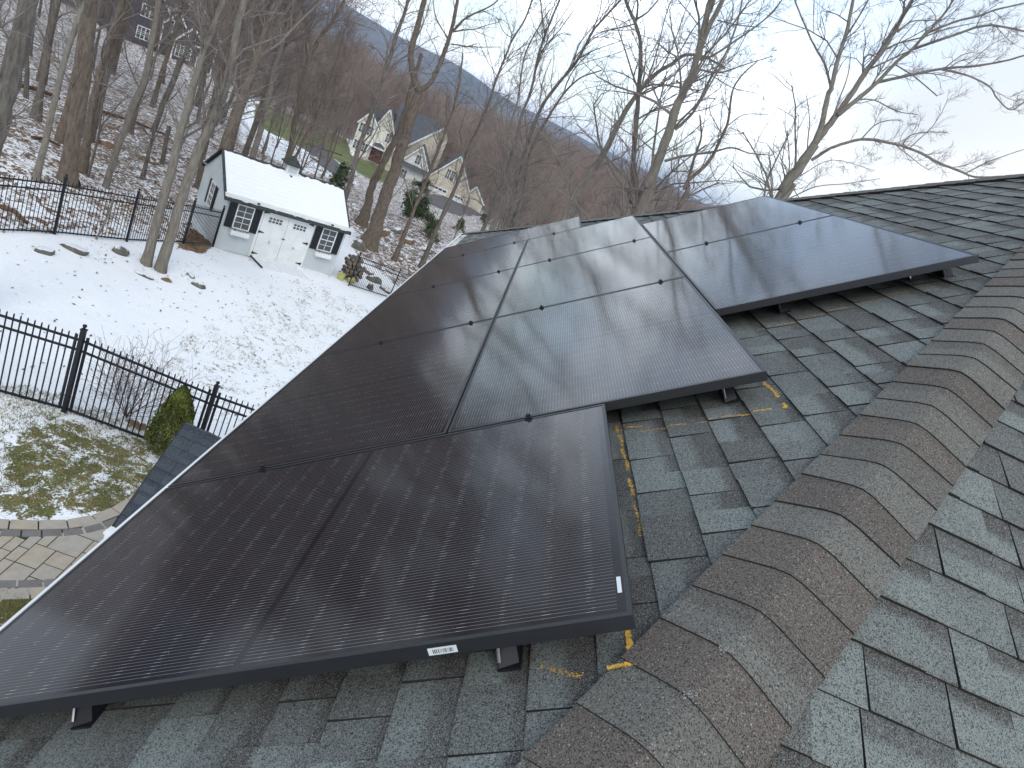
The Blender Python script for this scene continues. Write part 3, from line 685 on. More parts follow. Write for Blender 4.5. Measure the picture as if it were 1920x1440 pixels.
        mb.poly(hi); mb.poly(lo[::-1]); mb.box(RP(s - ln - .004, u - .024, n0 - .006), S_ * .10, U_ * .05, N_ * .006); mb.build('base', M['black'], o)
        if tip:
            mb = MB(); mb.bar(RP(s - ln + .004, u - .018, n0 + .012), RP(s - .014, u - .016, n1 + .003), .004, .006); mb.cbox(RP(s - .018, u, n1 + .001), S_ * .016, U_ * .040, N_ * .005); mb.build('bracket', M['steel'], o)
    foot(-1.115+.075, 1.444, 'black mounting foot with steel tip under the nearest panel by the barcode sticker')
    foot(-1.115+.075, .41, 'black mounting foot under the nearest panel, toward the gutter side')
    foot(.07+.075, 2.165, 'black mounting foot under the overhanging corner of the large reflecting panel')
    foot(1.02+.06, 2.625, 'black mounting foot under the left part of the upper right pair', .06)
    foot(1.04+.08, 3.375, 'black mounting foot under the far right corner of the upper right pair', .08)
    foot(1.10+.03, 3.25, 'small black mounting foot with shiny bolts near the far right corner of the upper pair', .03)



# ------------------------------------------------------------------ patio walk
def build_walk():
    L = [p for p in walk_lines()]
    # outer edge polyline (towards the lawn) resampled; the walk lies on its near side
    pts = [L[0] + (L[0] - L[1]) * 1.5] + L + [L[-1] + (L[-1] - L[-2]) * 4]
    # smooth (Chaikin)
    for _ in range(3):
        q = [pts[0]]
        for a, b in zip(pts[:-1], pts[1:]): q += [a * .75 + b * .25, a * .25 + b * .75]
        pts = q + [pts[-1]]
    pts = np.array(pts); seg = np.hypot(*(pts[1:] - pts[:-1]).T); cum = np.concatenate([[0], np.cumsum(seg)])
    def at(d):
        i = min(max(np.searchsorted(cum, d) - 1, 0), len(seg) - 1); t = (d - cum[i]) / seg[i]; p = pts[i] * (1 - t) + pts[i + 1] * t; k = pts[min(i + 1, len(pts) - 1)] - pts[max(i - 1, 0)]
        k = k / np.linalg.norm(k); n = np.array([k[1], -k[0]]); n = n if n[0] < 0 else -n; return p, n
    Z = 8 - 6.93
    P = empty('patio_walk', (7, 3.5, Z), 'curved walkway of tan pavers with charcoal border stones beside the lawn', 'walkway')
    P['kind'] = 'structure'
    del P['category']; del P['label']
    rnd = random.Random(6)
    def row(off, w, ln, mat, nm, gap=.008, dz=0.0):
        mb = MB(); d = 0.02
        while d < cum[-1] - ln:
            l2 = ln * rnd.uniform(.93, 1.07); c = []
            for (dd, oo) in ((d + gap, off + gap), (d + l2 - gap, off + gap), (d + l2 - gap, off + w - gap), (d + gap, off + w - gap)):
                p, n = at(dd); q = p + n * oo; c.append(q)
            z = Z + dz + rnd.uniform(0, .003); tone = rnd.random(); col = (tone, rnd.random(), rnd.random(), 1)
            mid = sum(c) / 4
            top = [(*(q + (mid - q) * .03), z) for q in c]; lo = [(*q, z - .05) for q in c]; e = [(*q, z - .005) for q in c]
            n_ = np.cross(np.array(top[1]) - top[0], np.array(top[2]) - top[0])
            if n_[2] < 0: top = top[::-1]; lo = lo[::-1]; e = e[::-1]
            mb.poly(top, 0, col)
            for i in range(4):
                j = (i + 1) % 4; mb.poly([e[i], e[j], top[j], top[i]], 0, col); mb.poly([lo[i], lo[j], e[j], e[i]], 0, col)
            d += l2
        mb.build(nm, mat, P)
    row(0.0, .19, .29, M['tan'], 'edge_pavers'); row(.19, .135, .20, M['charcoal'], 'border_pavers')
    row(1.05, .135, .20, M['charcoal'], 'border_pavers'); row(1.185, .17, .29, M['tan'], 'edge_pavers')
    # field: large diagonal flags, cut to the band between the borders
    rot = R(4); cr, sr = math.cos(rot), math.sin(rot); lo_o, hi_o = .325, 1.05; mb = MB()
    cen = at(cum[-1] / 2)[0]; bm = bmesh.new(); cl = bm.loops.layers.float_color.new('tone')
    y = -4.0
    used = {}
    G = 0.125; cells = {}
    N = 76
    occ = np.zeros((N, N), bool)
    for i in range(N):
        for j in range(N):
            if occ[i, j]: continue
            for (a, b) in rnd.sample([(3, 2), (2, 3), (2, 2), (3, 3), (2, 1), (1, 2)], 6) + [(1, 1)]:
                if i + a <= N and j + b <= N and not occ[i:i + a, j:j + b].any(): break
            occ[i:i + a, j:j + b] = True
            x0, y0, x1, y1 = (i - N / 2) * G + .006, (j - N / 2) * G + .006, (i + a - N / 2) * G - .006, (j + b - N / 2) * G - .006
            q = [cen + np.array([x * cr - yy * sr, x * sr + yy * cr]) for x, yy in ((x0, y0), (x1, y0), (x1, y1), (x0, y1))]
            z = Z - .002 + rnd.uniform(-.002, .002); col = (rnd.random(), rnd.random(), rnd.random(), 1)
            f = bm.faces.new([bm.verts.new((*p, z)) for p in q])
            for lp in f.loops: lp[cl] = col
    # clip against outer and inner boundaries piecewise is overkill: drop flags outside the band, the border rows cover the cut ends
    dele = []
    for f in bm.faces:
        c = np.array(f.calc_center_median()[:2]); dd = np.hypot(*(pts - c).T); i = int(np.argmin(dd)); p, n = pts[i], at(cum[min(i, len(cum) - 1)])[1]
        o = float((c - p) @ n)
        if o < lo_o - .10 or o > hi_o + .22: dele.append(f)
    bmesh.ops.delete(bm, geom=dele, context='FACES'); 
    me = bpy.data.meshes.new('flags'); bm.to_mesh(me); bm.free(); link('field_pavers', me, M['tan'], P)
    # bedding sheet
    mb = MB(); n = 60
    for i in range(n):
        a, na = at(cum[-1] * i / n); b, nb = at(cum[-1] * (i + 1) / n)
        mb.poly([(*(a + na * .01), Z - .018), (*(a + na * 1.35), Z - .018), (*(b + nb * 1.35), Z - .018), (*(b + nb * .01), Z - .018)][::-1])
    mb.build('bedding', M['bed'], P)

# ------------------------------------------------------------------ fences
def fence(name, label, posts, H, sp, cap=True, post_w=.065, stile=True, group='black metal picket fences'):
    """posts: ground points; rails, pickets and posts of black metal"""
    base = posts[0]; o = empty(name, tuple(map(float, base)), label, 'fence', group)
    up = np.array([0, 0, 1.0])
    for i, p in enumerate(posts):
        mb = MB(); p = np.array(p, float); h = H + .12; w = post_w
        mb.box(p + np.array([-w / 2, -w / 2, -.15]), (w, 0, 0), (0, w, 0), (0, 0, h + .15)); mb.box(p + np.array([-w * .62, -w * .62, h]), (w * 1.24, 0, 0), (0, w * 1.24, 0), (0, 0, .018))
        if cap:
            mb.tube([p + up * (h + .018), p + up * (h + .04), p + up * (h + .055), p + up * (h + .075), p + up * (h + .092), p + up * (h + .10)], [.012, .012, .026, .033, .026, .008], 10)
        mb.build('post', M['black'], o)
    for a, b in zip(posts[:-1], posts[1:]):
        a = np.array(a, float); b = np.array(b, float); d = b - a; Lh = np.linalg.norm(d[:2]); dh = d / Lh; w = post_w
        for hh, t in ((H, .032), (H - .17, .03), (.13, .032)):
            mb = MB(); mb.bar(a + up * (hh - .06) + dh * w / 2, b + up * (hh - .06) - dh * w / 2, .028, t); mb.build('rail', M['black'], o)
        mb = MB(); n = max(2, int(round(Lh / sp))); pk = .016 if sp < .1 else .013
        for k in range(1, n):
            q = a + d * k / n; mb.box(q + np.array([-pk / 2, -pk / 2, .04]), (pk, 0, 0), (0, pk, 0), (0, 0, H + .02 - .04)); t = q + np.array([0, 0, H + .02])
            c = [t + np.array([x * pk / 2, y * pk / 2, 0]) for x, y in ((-1, -1), (1, -1), (1, 1), (-1, 1))]
            for j in range(4): mb.poly([c[j], c[(j + 1) % 4], t + up * .03])
        if stile:
            for q in (a + dh * .075, b - dh * .075): mb.box(q + np.array([-.014, -.014, .05]), (.028, 0, 0), (0, .028, 0), (0, 0, H - .03))
        mb.build('picket_panel', M['black'], o)
    return o

def gpt(x, y): return (x, y, g1(x, y))
def build_fences():
    p1 = gpt(9.46, 5.43); d = np.array([.70, -1.86]); 
    P = [gpt(9.46 - .70, 5.43 + 1.95), p1, gpt(9.46 + .72, 5.43 - 1.88), gpt(9.46 + 1.44, 5.43 - 3.76), gpt(9.46 + 2.16, 5.43 - 5.64)]
    P[0] = (P[0][0], P[0][1], P[0][2]); fence('picket_fence', 'nearer black metal picket fence with ball-capped posts, by the grass and the cone-shaped evergreen', P, 1.37, .0905)
    b = [hit(-75, 440), hit(100, 446), hit(236, 457), hit(343, 459), np.array(gpt(23.17, 9.70))]
    ext = b[0] + (b[0] - b[1]); b = [np.array(gpt(ext[0], ext[1]))] + b
    fence('picket_fence', 'far black picket fence along the woods, ending at the left corner of the shed', b, 1.33, .105, post_w=.052, stile=False)
    c = [hit(653, 537), hit(729, 560)]; c.append(np.array(gpt(*(c[1] + (c[1] - c[0]))[:2])))
    c0 = c[0] + (c[0] - c[1]) * .42
    fence('picket_fence', 'black picket fence right of the shed, in front of snowy rocks', c, 1.33, .105, post_w=.045, cap=False, stile=False)

# ------------------------------------------------------------------ lap siding helper
def siding(mb, p0, p1, z0, z1, nrm, prof=None, ex=.115, thick=.030):
    """boards on a vertical wall p0->p1; prof(h) gives the (a, b) span as fractions of the width at height h"""
    p0 = np.array(p0, float); p1 = np.array(p1, float); nrm = np.array(nrm, float); z = z0
    while z < z1 - 1e-4:
        zt = min(z + ex, z1); fa = prof(z) if prof else (0, 1); fb = prof(zt) if prof else (0, 1)
        if fa[1] - fa[0] < .005: break
        def P(f, zz, o): q = p0 + (p1 - p0) * f; return (q[0] + nrm[0] * o, q[1] + nrm[1] * o, zz)
        mb.poly([P(fa[0], z, thick), P(fa[1], z, thick), P(fb[1], zt, .002), P(fb[0], zt, .002)])
        mb.poly([P(fa[0], z, 0), P(fa[1], z, 0), P(fa[1], z, thick), P(fa[0], z, thick)])
        z += ex

def build_shed():
    A = np.array([23.26, 9.75, 8 - 8.40]); f = np.array([.635, -.772, 0]); f /= np.linalg.norm(f); g = np.array([.772, .635, 0]); g /= np.linalg.norm(g); up = np.array([0, 0, 1.0]); fn = -g; ln = -f
    Wd, Dp, He, Hr = 4.46, 3.3, 1.97, 2.98
    S = empty('garden_shed', tuple(A + f * Wd / 2 + g * Dp / 2), 'pale blue-grey garden shed with white double doors, dark shutters and a snow-covered roof', 'shed')
    def Q(a, b, h): return A + f * a + g * b + up * h
    mb = MB(); mb.box(Q(0, 0, -.7), f * Wd, g * Dp, up * (He + .7)); mb.poly([Q(0, 0, He), Q(0, Dp, He), Q(0, Dp / 2, Hr - .06)]); mb.poly([Q(Wd, 0, He), Q(Wd, Dp / 2, Hr - .06), Q(Wd, Dp, He)])
    zb = A[2] + .06
    siding(mb, Q(0, 0, 0), Q(Wd, 0, 0), zb, A[2] + He, fn); siding(mb, Q(Wd, 0, 0), Q(Wd, Dp, 0), zb, A[2] + He, f); siding(mb, Q(Wd, Dp, 0), Q(0, Dp, 0), zb, A[2] + He, g); siding(mb, Q(0, Dp, 0), Q(0, 0, 0), zb, A[2] + He, ln)
    def gp(z):
        k = min(1, max(0, (z - A[2] - He) / (Hr - He))); return (k / 2, 1 - k / 2)
    siding(mb, Q(0, Dp, 0), Q(0, 0, 0), A[2] + He, A[2] + Hr, ln, gp); siding(mb, Q(Wd, 0, 0), Q(Wd, Dp, 0), A[2] + He, A[2] + Hr, f, gp)
    mb.build('wall', M['siding'], S)
    # corner boards, fascia, base board
    mb = MB()
    for a, b in ((0, 0), (Wd, 0), (0, Dp), (Wd, Dp)): mb.cbox(Q(a, b, He / 2), f * .09, g * .09, up * He)
    mb.box(Q(-.02, -.03, 0) , f * (Wd + .04), g * .02, up * .07); mb.build('corner_board', M['siding'], S)
    mb = MB(); mb.box(Q(-.12, -.20, He - .02), f * (Wd + .24), g * .16, up * .10); mb.box(Q(-.12, Dp + .04, He - .02), f * (Wd + .24), g * .16, up * .10)
    mb.build('soffit', M['white'], S)
    mb = MB()
    for x in (.95, Wd - .72): mb.box(Q(x, -.215, He + .0), f * .10, g * .02, up * .06)
    mb.build('vent', M['shutter'], S)
    # roof boards and snow
    ov, eo = .14, .24; rise = Hr - He; k = rise / (Dp / 2)
    def roof(nm, mat, n0, n1, e_in, wob=0.0):
        mb = MB(); nx = 40; rnd = random.Random(3)
        for sg in (0, 1):
            def T(a, t, n):     # t: 0 eave .. 1 ridge
                b = -eo + (Dp / 2 + eo) * t; h = He - eo * k + (Hr + .04 - He + eo * k) * t
                if sg: b = Dp - b
                return Q(a, b, h + n)
            a0, a1 = -ov + e_in, Wd + ov - e_in
            xs = np.linspace(a0, a1, nx + 1); t0 = [e_in * .25 + wob * rnd.random() for _ in xs]; t1 = [1 - (wob * 1.2 * rnd.random() if wob else 0) for _ in xs]
            if wob:
                for i, x in enumerate(xs):
                    t1[i] -= .12 * math.exp(-((x - 2.35) / .12) ** 2) + .03
            for i in range(nx):
                a, b = xs[i], xs[i + 1]
                q = [T(a, t0[i], n1), T(b, t0[i + 1], n1), T(b, t1[i + 1], n1), T(a, t1[i], n1)]; mb.poly(q if not sg else q[::-1])
                mb.poly([T(a, t0[i], n0), T(b, t0[i + 1], n0), T(b, t0[i + 1], n1), T(a, t0[i], n1)]); mb.poly([T(a, t1[i], n0), T(b, t1[i + 1], n0), T(b, t1[i + 1], n1), T(a, t1[i], n1)])
            for a in (a0, a1): i = 0 if a == a0 else nx; mb.poly([T(a, t0[i], n0), T(a, t1[i], n0), T(a, t1[i], n1), T(a, t0[i], n1)])
        return mb.build(nm, mat, S)
    r = roof('roof', M['shedroof'], 0, .07, 0); s = roof('snow', M['snowroof'], .071, .088, .08, .035); s.parent = r
    # cupola on the ridge
    C = Q(Wd * .53, Dp / 2, Hr - .06); w = .46; mb = MB(); mb.cbox(C + up * .18, f * w, g * w, up * .42); cu = mb.build('cupola', M['white'], S)
    mb = MB()
    for i in range(6): mb.cbox(C + up * (.14 + .045 * i) - g * (w / 2 + .006), f * w * .72, g * .02, up * .018); mb.cbox(C + up * (.14 + .045 * i) - f * (w / 2 + .006), g * w * .72, f * .02, up * .018)
    mb.build('louvre', M['vent'], cu)
    mb = MB(); t = C + up * .39
    lv = [(.34, 0), (.33, .03), (.20, .12), (.09, .25), (.03, .34)]
    for (r0, z0), (r1, z1) in zip(lv[:-1], lv[1:]):
        a = [t + f * x * r0 + g * y * r0 + up * z0 for x, y in ((-1, -1), (1, -1), (1, 1), (-1, 1))]; b = [t + f * x * r1 + g * y * r1 + up * z1 for x, y in ((-1, -1), (1, -1), (1, 1), (-1, 1))]
        for i in range(4): mb.poly([a[i], a[(i + 1) % 4], b[(i + 1) % 4], b[i]])
    mb.poly([t + f * x * .03 + g * y * .03 + up * .34 for x, y in ((-1, -1), (1, -1), (1, 1), (-1, 1))]); mb.build('cupola_roof', M['shedroof'], cu)
    # doors
    d0 = 1.345; dw = .905; dh = 1.80
    mb = MB(); mb.box(Q(d0 - .10, -.045, .0), f * .095, g * .045, up * (dh + .12)); mb.box(Q(d0 + 2 * dw + .008, -.045, .0), f * .095, g * .045, up * (dh + .12)); mb.box(Q(d0 - .005, -.045, dh + .03), f * (2 * dw + .013), g * .045, up * .09); mb.build('door_frame', M['white'], S)
    for i in range(2):
        x = d0 + i * (dw + .004); mb = MB(); mb.box(Q(x + .004, -.05, .02), f * (dw - .01), g * .04, up * (dh + .0))
        for a, b, c, e in ((0.0, .07, 0, dh), (dw - .08, .07, 0, dh), (.07, dw - .15, 0, .12), (.07, dw - .15, .62, .10), (.07, dw - .15, dh - .52, .08), (.07, dw - .15, dh - .12, .12), (dw / 2 - .03, .06, .12, dh - .64)):
            mb.box(Q(x + .004 + a, -.062, .02 + c), f * b, g * .012, up * e)
        dr = mb.build('door', M['white'], S)
        mb = MB(); gx, gz, gw, gh = x + .20, dh - .385, .50, .215
        mb.box(Q(gx, -.054, gz), f * gw, g * .003, up * gh); mb.build('pane', M['pane'], dr)
        mb = MB()
        for j in range(5):
            mb.box(Q(gx - .012 + j * gw / 4, -.066, gz - .02), f * .024, g * .010, up * (gh + .04))
        for j in range(3): mb.box(Q(gx - .012, -.067, gz - .014 + j * gh / 2), f * (gw + .03), g * .010, up * .024)
        mb.build('muntins', M['white'], dr)
        mb = MB()
        for hz in (.12, .95, 1.70):
            sx = x + .005 if i == 0 else x + dw - .01; dr_ = 1 if i == 0 else -1
            mb.box(Q(sx - .035 * dr_, -.073, hz), f * dr_ * .035, g * .008, up * .10); mb.poly([Q(sx, -.072, hz + .01), Q(sx + dr_ * .17, -.072, hz + .04), Q(sx + dr_ * .17, -.072, hz + .06), Q(sx, -.072, hz + .09)])
        mb.build('hinge', M['black'], dr)
    mb = MB(); mb.box(Q(d0 + dw - .06, -.09, .93), f * .12, g * .025, up * .025); mb.build('handle', M['black'], S)
    # windows with shutters and boxes
    def window(base, ax, nrm, z0, w=.52, h=.82, box=True):
        fr = MB(); t = .035; B = base + up * z0 + nrm * .024
        for a, b, c, e in ((-t, w + 2 * t, -t, t), (-t, w + 2 * t, h, t), (-t, t, 0, h), (w, t, 0, h), (0, w, h / 2 - .015, .03)):
            fr.box(B + ax * a + up * c + nrm * .012, ax * b, nrm * .04, up * e)
        fo = fr.build('window', M['white'], S)
        m_ = MB(); m_.box(B + nrm * .010, ax * w, nrm * .006, up * h); m_.build('pane', M['pane'], fo)
        m_ = MB()
        m_.box(B + ax * (w / 2 - .008) + nrm * .022, ax * .016, nrm * .012, up * h)
        for q in (.25, .75): m_.box(B + up * (h * q - .008) + nrm * .023, ax * w, nrm * .012, up * .016)
        m_.build('muntins', M['white'], fo)
        for sx in (-t - .27, w + t + .01):
            m_ = MB(); m_.box(B + ax * sx + up * -.05 + nrm * .012, ax * .255, nrm * .03, up * (h + .08))
            for j in range(18): m_.box(B + ax * (sx + .03) + up * (-.01 + j * (h) / 18.5) + nrm * .042, ax * .195, nrm * .008, up * .02)
            m_.build('shutter', M['shutter'], S)
        if box:
            m_ = MB(); m_.box(B + ax * -.06 + up * -.25 + nrm * .02, ax * (w + .12), nrm * .17, up * .16)
            for sx in (.02, w - .05): m_.box(B + ax * sx + up * -.33 + nrm * .02, ax * .03, nrm * .08, up * .08)
            fb = m_.build('flower_box', M['white'], S)
            m_ = MB(); rnd = random.Random(4)
            for j in range(60):
                p = B + ax * rnd.uniform(-.03, w + .03) + nrm * rnd.uniform(.05, .17) + up * rnd.uniform(-.11, -.03); q = np.array([rnd.gauss(0, .03), rnd.gauss(0, .03), rnd.gauss(0, .02)])
                m_.poly([p, p + q, p + q + up * .02, p + up * .015])
            m_.build('dried_plants', M['dry'], fb)
    window(Q(.44, 0, 0), f, fn, .92); window(Q(Wd - .86, 0, 0), f, fn, .92)
    window(Q(0, Dp / 2 - .26, 0), g, ln, .95, box=False)
    # ramp
    mb = MB(); a = Q(d0 - .02, -.04, .0); z = g1(*(Q(d0 + .9, -1.1, 0)[:2])) - A[2]
    w2 = 2 * dw + .05; top = [Q(d0 - .02, -.05, .03), Q(d0 - .02 + w2, -.05, .03), Q(d0 + w2 - .1, -1.15, z + .03), Q(d0 + .1, -1.15, z + .03)]
    mb.poly(top[::-1], 0); lo = [t_ - up * .30 for t_ in top]
    for i in range(4): mb.poly([lo[i], lo[(i + 1) % 4], top[(i + 1) % 4], top[i]], 0)
    r_ = mb.build('ramp', [M['rampsnow'], M['shutter']], S)
    for sx in (0,):
        mb = MB(); p, q = (top[0], top[3]) if sx == 0 else (top[1], top[2]); mb.bar(p + up * .0, q + up * .0, .04, .05); mb.build('rail', M['shutter'], r_)

# ------------------------------------------------------------------ rocks, logs, small things
def boulder(pos, sx, sy, sz, rot, mat, label, name='boulder', snow=False, group='rocks showing through the snow'):
    bm = bmesh.new(); bmesh.ops.create_icosphere(bm, subdivisions=3, radius=1.0); rnd = random.Random(hash(label) % 9999 if False else int(abs(pos[0] * 371 + pos[1] * 911)) )
    pl = [(Vector((rnd.gauss(0, 1), rnd.gauss(0, 1), rnd.gauss(0, .8))).normalized(), rnd.uniform(.55, .85)) for _ in range(11)]
    for v in bm.verts:
        for n, d in pl:
            k = v.co.dot(n)
            if k > d: v.co -= n * (k - d) * .85
        v.co.x *= sx; v.co.y *= sy; v.co.z *= sz
    bmesh.ops.rotate(bm, verts=bm.verts, cent=(0, 0, 0), matrix=Matrix.Rotation(rot, 3, 'Z'))
    me = bpy.data.meshes.new(name); bm.to_mesh(me); bm.free(); me.polygons.foreach_set('use_smooth', [True] * len(me.polygons))
    o = bpy.data.objects.new(name, me); me.materials.append(mat); COL.objects.link(o); o.location = (pos[0], pos[1], pos[2] + sz * .10)
    prop(o, label, 'boulder', group); return o

def build_rocks():
    R_ = [((85, 474), .36, .24, .17, 'rock', 'rounded grey rock in the snow left of the twin-trunk tree, below the first fence post'),
        ((140, 470), .50, .25, .2, 'rock', 'long mossy rock just below the far fence'),
        ((222, 480), .34, .22, .26, 'rock', 'upright dark rock between the far fence and the twin-trunk tree'),
        ((268, 520), .42, .22, .10, 'rock', 'flat stone at the foot of the twin-trunk tree'),
        ((311, 527), .22, .18, .13, 'rockbrown', 'small brown stone right of the twin-trunk tree foot'),
        ((357, 518), .30, .14, .07, 'rock', 'flat dark stone in the open snow'),
        ((372, 540), .32, .24, .16, 'rock', 'cracked grey rock in the snow before the shed'),
        ((672, 468), .75, .5, .62, 'rock', 'big grey boulder behind the woodpile'),
        ((720, 440), .85, .5, .45, 'rockbrown', 'tan boulder in the slope below the fork-trunked oak'),
        ((762, 455), 1.0, .55, .42, 'rockbrown', 'large orange-tan boulder near the roof gutter'),
        ((745, 437), .9, .5, .40, 'rock', 'mossy dark boulder between the two tan ones'),
        ((795, 472), .8, .5, .35, 'rock', 'grey boulder nearest the gutter on the upper slope'),
        ((687, 512), .6, .4, .30, 'rock', 'dark rock behind the right fence, left of its post'),
        ((702, 530), .7, .45, .45, 'rock', 'rounded brown-grey rock behind the right fence'),
        ((692, 542), .3, .3, .35, 'rock', 'small round rock at the right fence bottom rail'),
        ((722, 545), .6, .4, .3, 'rock', 'low rock at the foot of the right fence post'),
        ((200, 275), .55, .4, .35, 'rockbrown', 'brown stump-like rock right of the widest trunk'),
        ((278, 303), .75, .5, .38, 'rockbrown', 'reddish brown rock heaped with leaves in the woods'),
        ((590, 300), .8, .5, .5, 'rockbrown', 'dark root mound above the shed roof')]
    for p, a, b, c, m, lb in R_:
        q = hit(*p); boulder(q, a * .72, b * .72, c * .72, (p[0] * .7) % 3, M[m], lb)
    # firewood stack: log ends face the camera
    P = hit(640, 507); base = np.array([27.0, 6.02, 0]); base[2] = g1(base[0], base[1]); f = np.array([.635, -.772, 0]); g = np.array([.772, .635, 0])
    o = None; rnd = random.Random(8); k = 0; up = np.array([0, 0, 1.0])
    grp = 'split logs of the firewood stack'
    for j in range(6):
        for i in range(4):
            if j > 3 and i > 2: continue
            c = base + f * (i * .19 + (j % 2) * .06 + rnd.uniform(-.02, .02)) + up * (.10 + j * .165) + g * rnd.uniform(-.08, .08); r_ = rnd.uniform(.075, .105); n = 7; mb = MB()
            ph = [rnd.uniform(.8, 1.1) for _ in range(n)]
            a = [c + (f * math.cos(6.283 * t / n) + up * math.sin(6.283 * t / n)) * r_ * ph[t] - g * .22 for t in range(n)]; b = [q + g * .45 for q in a]
            mb.poly(a, 1); mb.poly(b[::-1], 1)
            for t in range(n): mb.poly([a[t], a[(t + 1) % n], b[(t + 1) % n], b[t]], 0)
            lg = mb.build('firewood_log', [M['bark_dark'], M['cutwood']]); prop(lg, 'short dark log stacked in the woodpile at the right end of the shed', 'log', grp); k += 1
    for (px, py, r_, lb) in ((637, 525, .15, 'yellow-green pot standing upright at the foot of the woodpile'), (650, 531, .12, 'yellow pot tipped on its side right of the woodpile')):
        p = hit(px, py); mb = MB(); tp = lb.startswith('yellow pot'); ax = np.array([.6, -.7, .15]) if tp else up; c = p + up * (.1 if tp else 0)
        mb.tube([c, c + ax * .22, c + ax * .24, c + ax * .27], [r_ * .75, r_, r_ * 1.12, r_ * 1.12], 14); q = mb.build('plant_pot', M['yellow']); prop(q, lb, 'pot')
    # fallen logs in the woods
    for i, (a, b, r_, lb) in enumerate((((36, 163), (112, 190), .10, 'long brown fallen log lying in snowy leaves at the left'), ((180, 208), (310, 256), .07, 'thin fallen log behind the widest trunk'), ((60, 262), (112, 276), .06, 'short dark fallen branch left of the widest trunk'), ((640, 292), (560, 268), .10, 'dark fallen branch in the snow above the shed roof'), ((0, 395), (50, 425), .06, 'crooked branch on the snow behind the far fence'))):
        p, q = hit(*a), hit(*b); mb = MB(); m_ = (p + q) / 2 + np.array([.1, .1, .05]); mb.tube([p + up * r_ * .8, m_ + up * r_ * .8, q + up * r_ * .8], [r_, r_ * .9, r_ * .65], 10); q = mb.build('fallen_log', M['logbrown']); prop(q, lb, 'log', 'fallen logs in the woods')

# ------------------------------------------------------------------ shrubs
def leaf_mass(mb, n, fn, size, rnd, up_bias=0.0):
    for _ in range(n):
        p, nn = fn(rnd); a = np.array([rnd.gauss(0, 1), rnd.gauss(0, 1), rnd.gauss(0, 1) + up_bias]); a /= np.linalg.norm(a); b = np.cross(a, np.array([rnd.gauss(0, 1), rnd.gauss(0, 1), rnd.gauss(0, 1)])); b /= np.linalg.norm(b) + 1e-6
        s = size * rnd.uniform(.6, 1.4); t = rnd.random()
        mb.poly([p - a * s, p + b * s * .35, p + a * s, p - b * s * .35], 0, (t, rnd.random(), 0, 1))
def build_shrubs():
    rnd = random.Random(12); up = np.array([0, 0, 1.0])
    b = hit(303, 838); b[:2] = (10.03, 3.98); b[2] = g1(b[0], b[1]); 
    S = empty('arborvitae', tuple(b), 'cone-shaped green arborvitae against the near picket fence beside the dark lower roof', 'shrub')
    def cone(r):
        h = r.random() ** .8; R0 = .40 * (1 - h) ** .62 * (0.75 + .25 * min(1, h * 5)); th = r.uniform(0, 6.283); k = 1 - .35 * r.random() ** 2; lump = 1 + .13 * math.sin(th * 5 + h * 9) + .10 * math.sin(th * 13 + h * 31) + r.gauss(0, .05)
        return b + np.array([math.cos(th) * R0 * k * lump, math.sin(th) * R0 * k * lump, .04 + h * 1.22]), None
    mb = MB(); leaf_mass(mb, 12000, cone, .028, rnd, 2.2); mb.build('crown', M['arbor'], S)
    mb = MB(); mb.tube([b, b + up * .9], [.04, .012], 8); mb.build('trunk', M['bark_brown'], S)
    # bare twiggy bush
    c = hit(258, 805); c[:2] = (10.25, 4.85); c[2] = g1(c[0], c[1]); S = empty('bare_bush', tuple(c), 'leafless twiggy bush behind the near picket fence, left of the arborvitae', 'shrub')
    br = Branches(5)
    for i in range(16):
        th = rnd.uniform(0, 6.28); d = np.array([math.cos(th) * .75, math.sin(th) * .75, 1.0]); d /= np.linalg.norm(d); L = rnd.uniform(.5, .85); pts = np.array([c + up * .0, c + d * L * .4 + up * .03, c + d * L + up * .05]); br.stem(pts, [.009, .006, .003]); br.spawn(pts, [.009, .006, .003], 7, .45, 2, .0028, 0.15)
    br.build('twigs', M['twigbush'], S, ns=3)
    # leafy evergreens beyond the shed
    for (px, py, w, h, n, lb, mt, hol) in ((768, 418, 1.45, 3.3, 14000, 'broad dark evergreen between the big oak and the thin trunk before the cream house', 'evergreen', .25), (632, 352, .95, 1.9, 5000, 'green bush above the right end of the shed roof', 'evergreen', .2),
                                      (803, 447, .75, 1.3, 3000, 'small round evergreen bush above the gutter line', 'evergreen', .2), (858, 433, .8, 1.5, 2500, 'small pale green bush next to the gutter end', 'evergreen2', .3), (905, 418, 1.1, 1.6, 2500, 'low olive bush on the orange grass beyond the panels', 'evergreen2', .3)):
        p = hit(px, py); S = empty('evergreen_shrub', tuple(p), lb, 'shrub', 'evergreen bushes beyond the shed')
        lumps = [(np.array([rnd.gauss(0, .38) * w, rnd.gauss(0, .38) * w, h * rnd.uniform(.12, .92)]), rnd.uniform(.16, .34)) for _ in range(34)]
        def fn(r):
            q, k = lumps[r.randrange(len(lumps))]; z = q[2] / h; d = np.array([r.gauss(0, 1), r.gauss(0, 1), r.gauss(0, .8)]); d /= np.linalg.norm(d); e = k * w * (1.1 - .6 * z) * abs(r.gauss(0, .75))
            v = p + q * np.array([1.1 - .8 * z, 1.1 - .8 * z, 1]) + d * e; v[2] = max(v[2], p[2] + .05); return v, None
        mb = MB(); leaf_mass(mb, n, fn, .085, rnd); mb.build('crown', M[mt], S)
        mb = MB(); mb.tube([p - up * .2, p + up * h * .75], [.09, .03], 8); mb.build('trunk', M['bark_brown'], S)

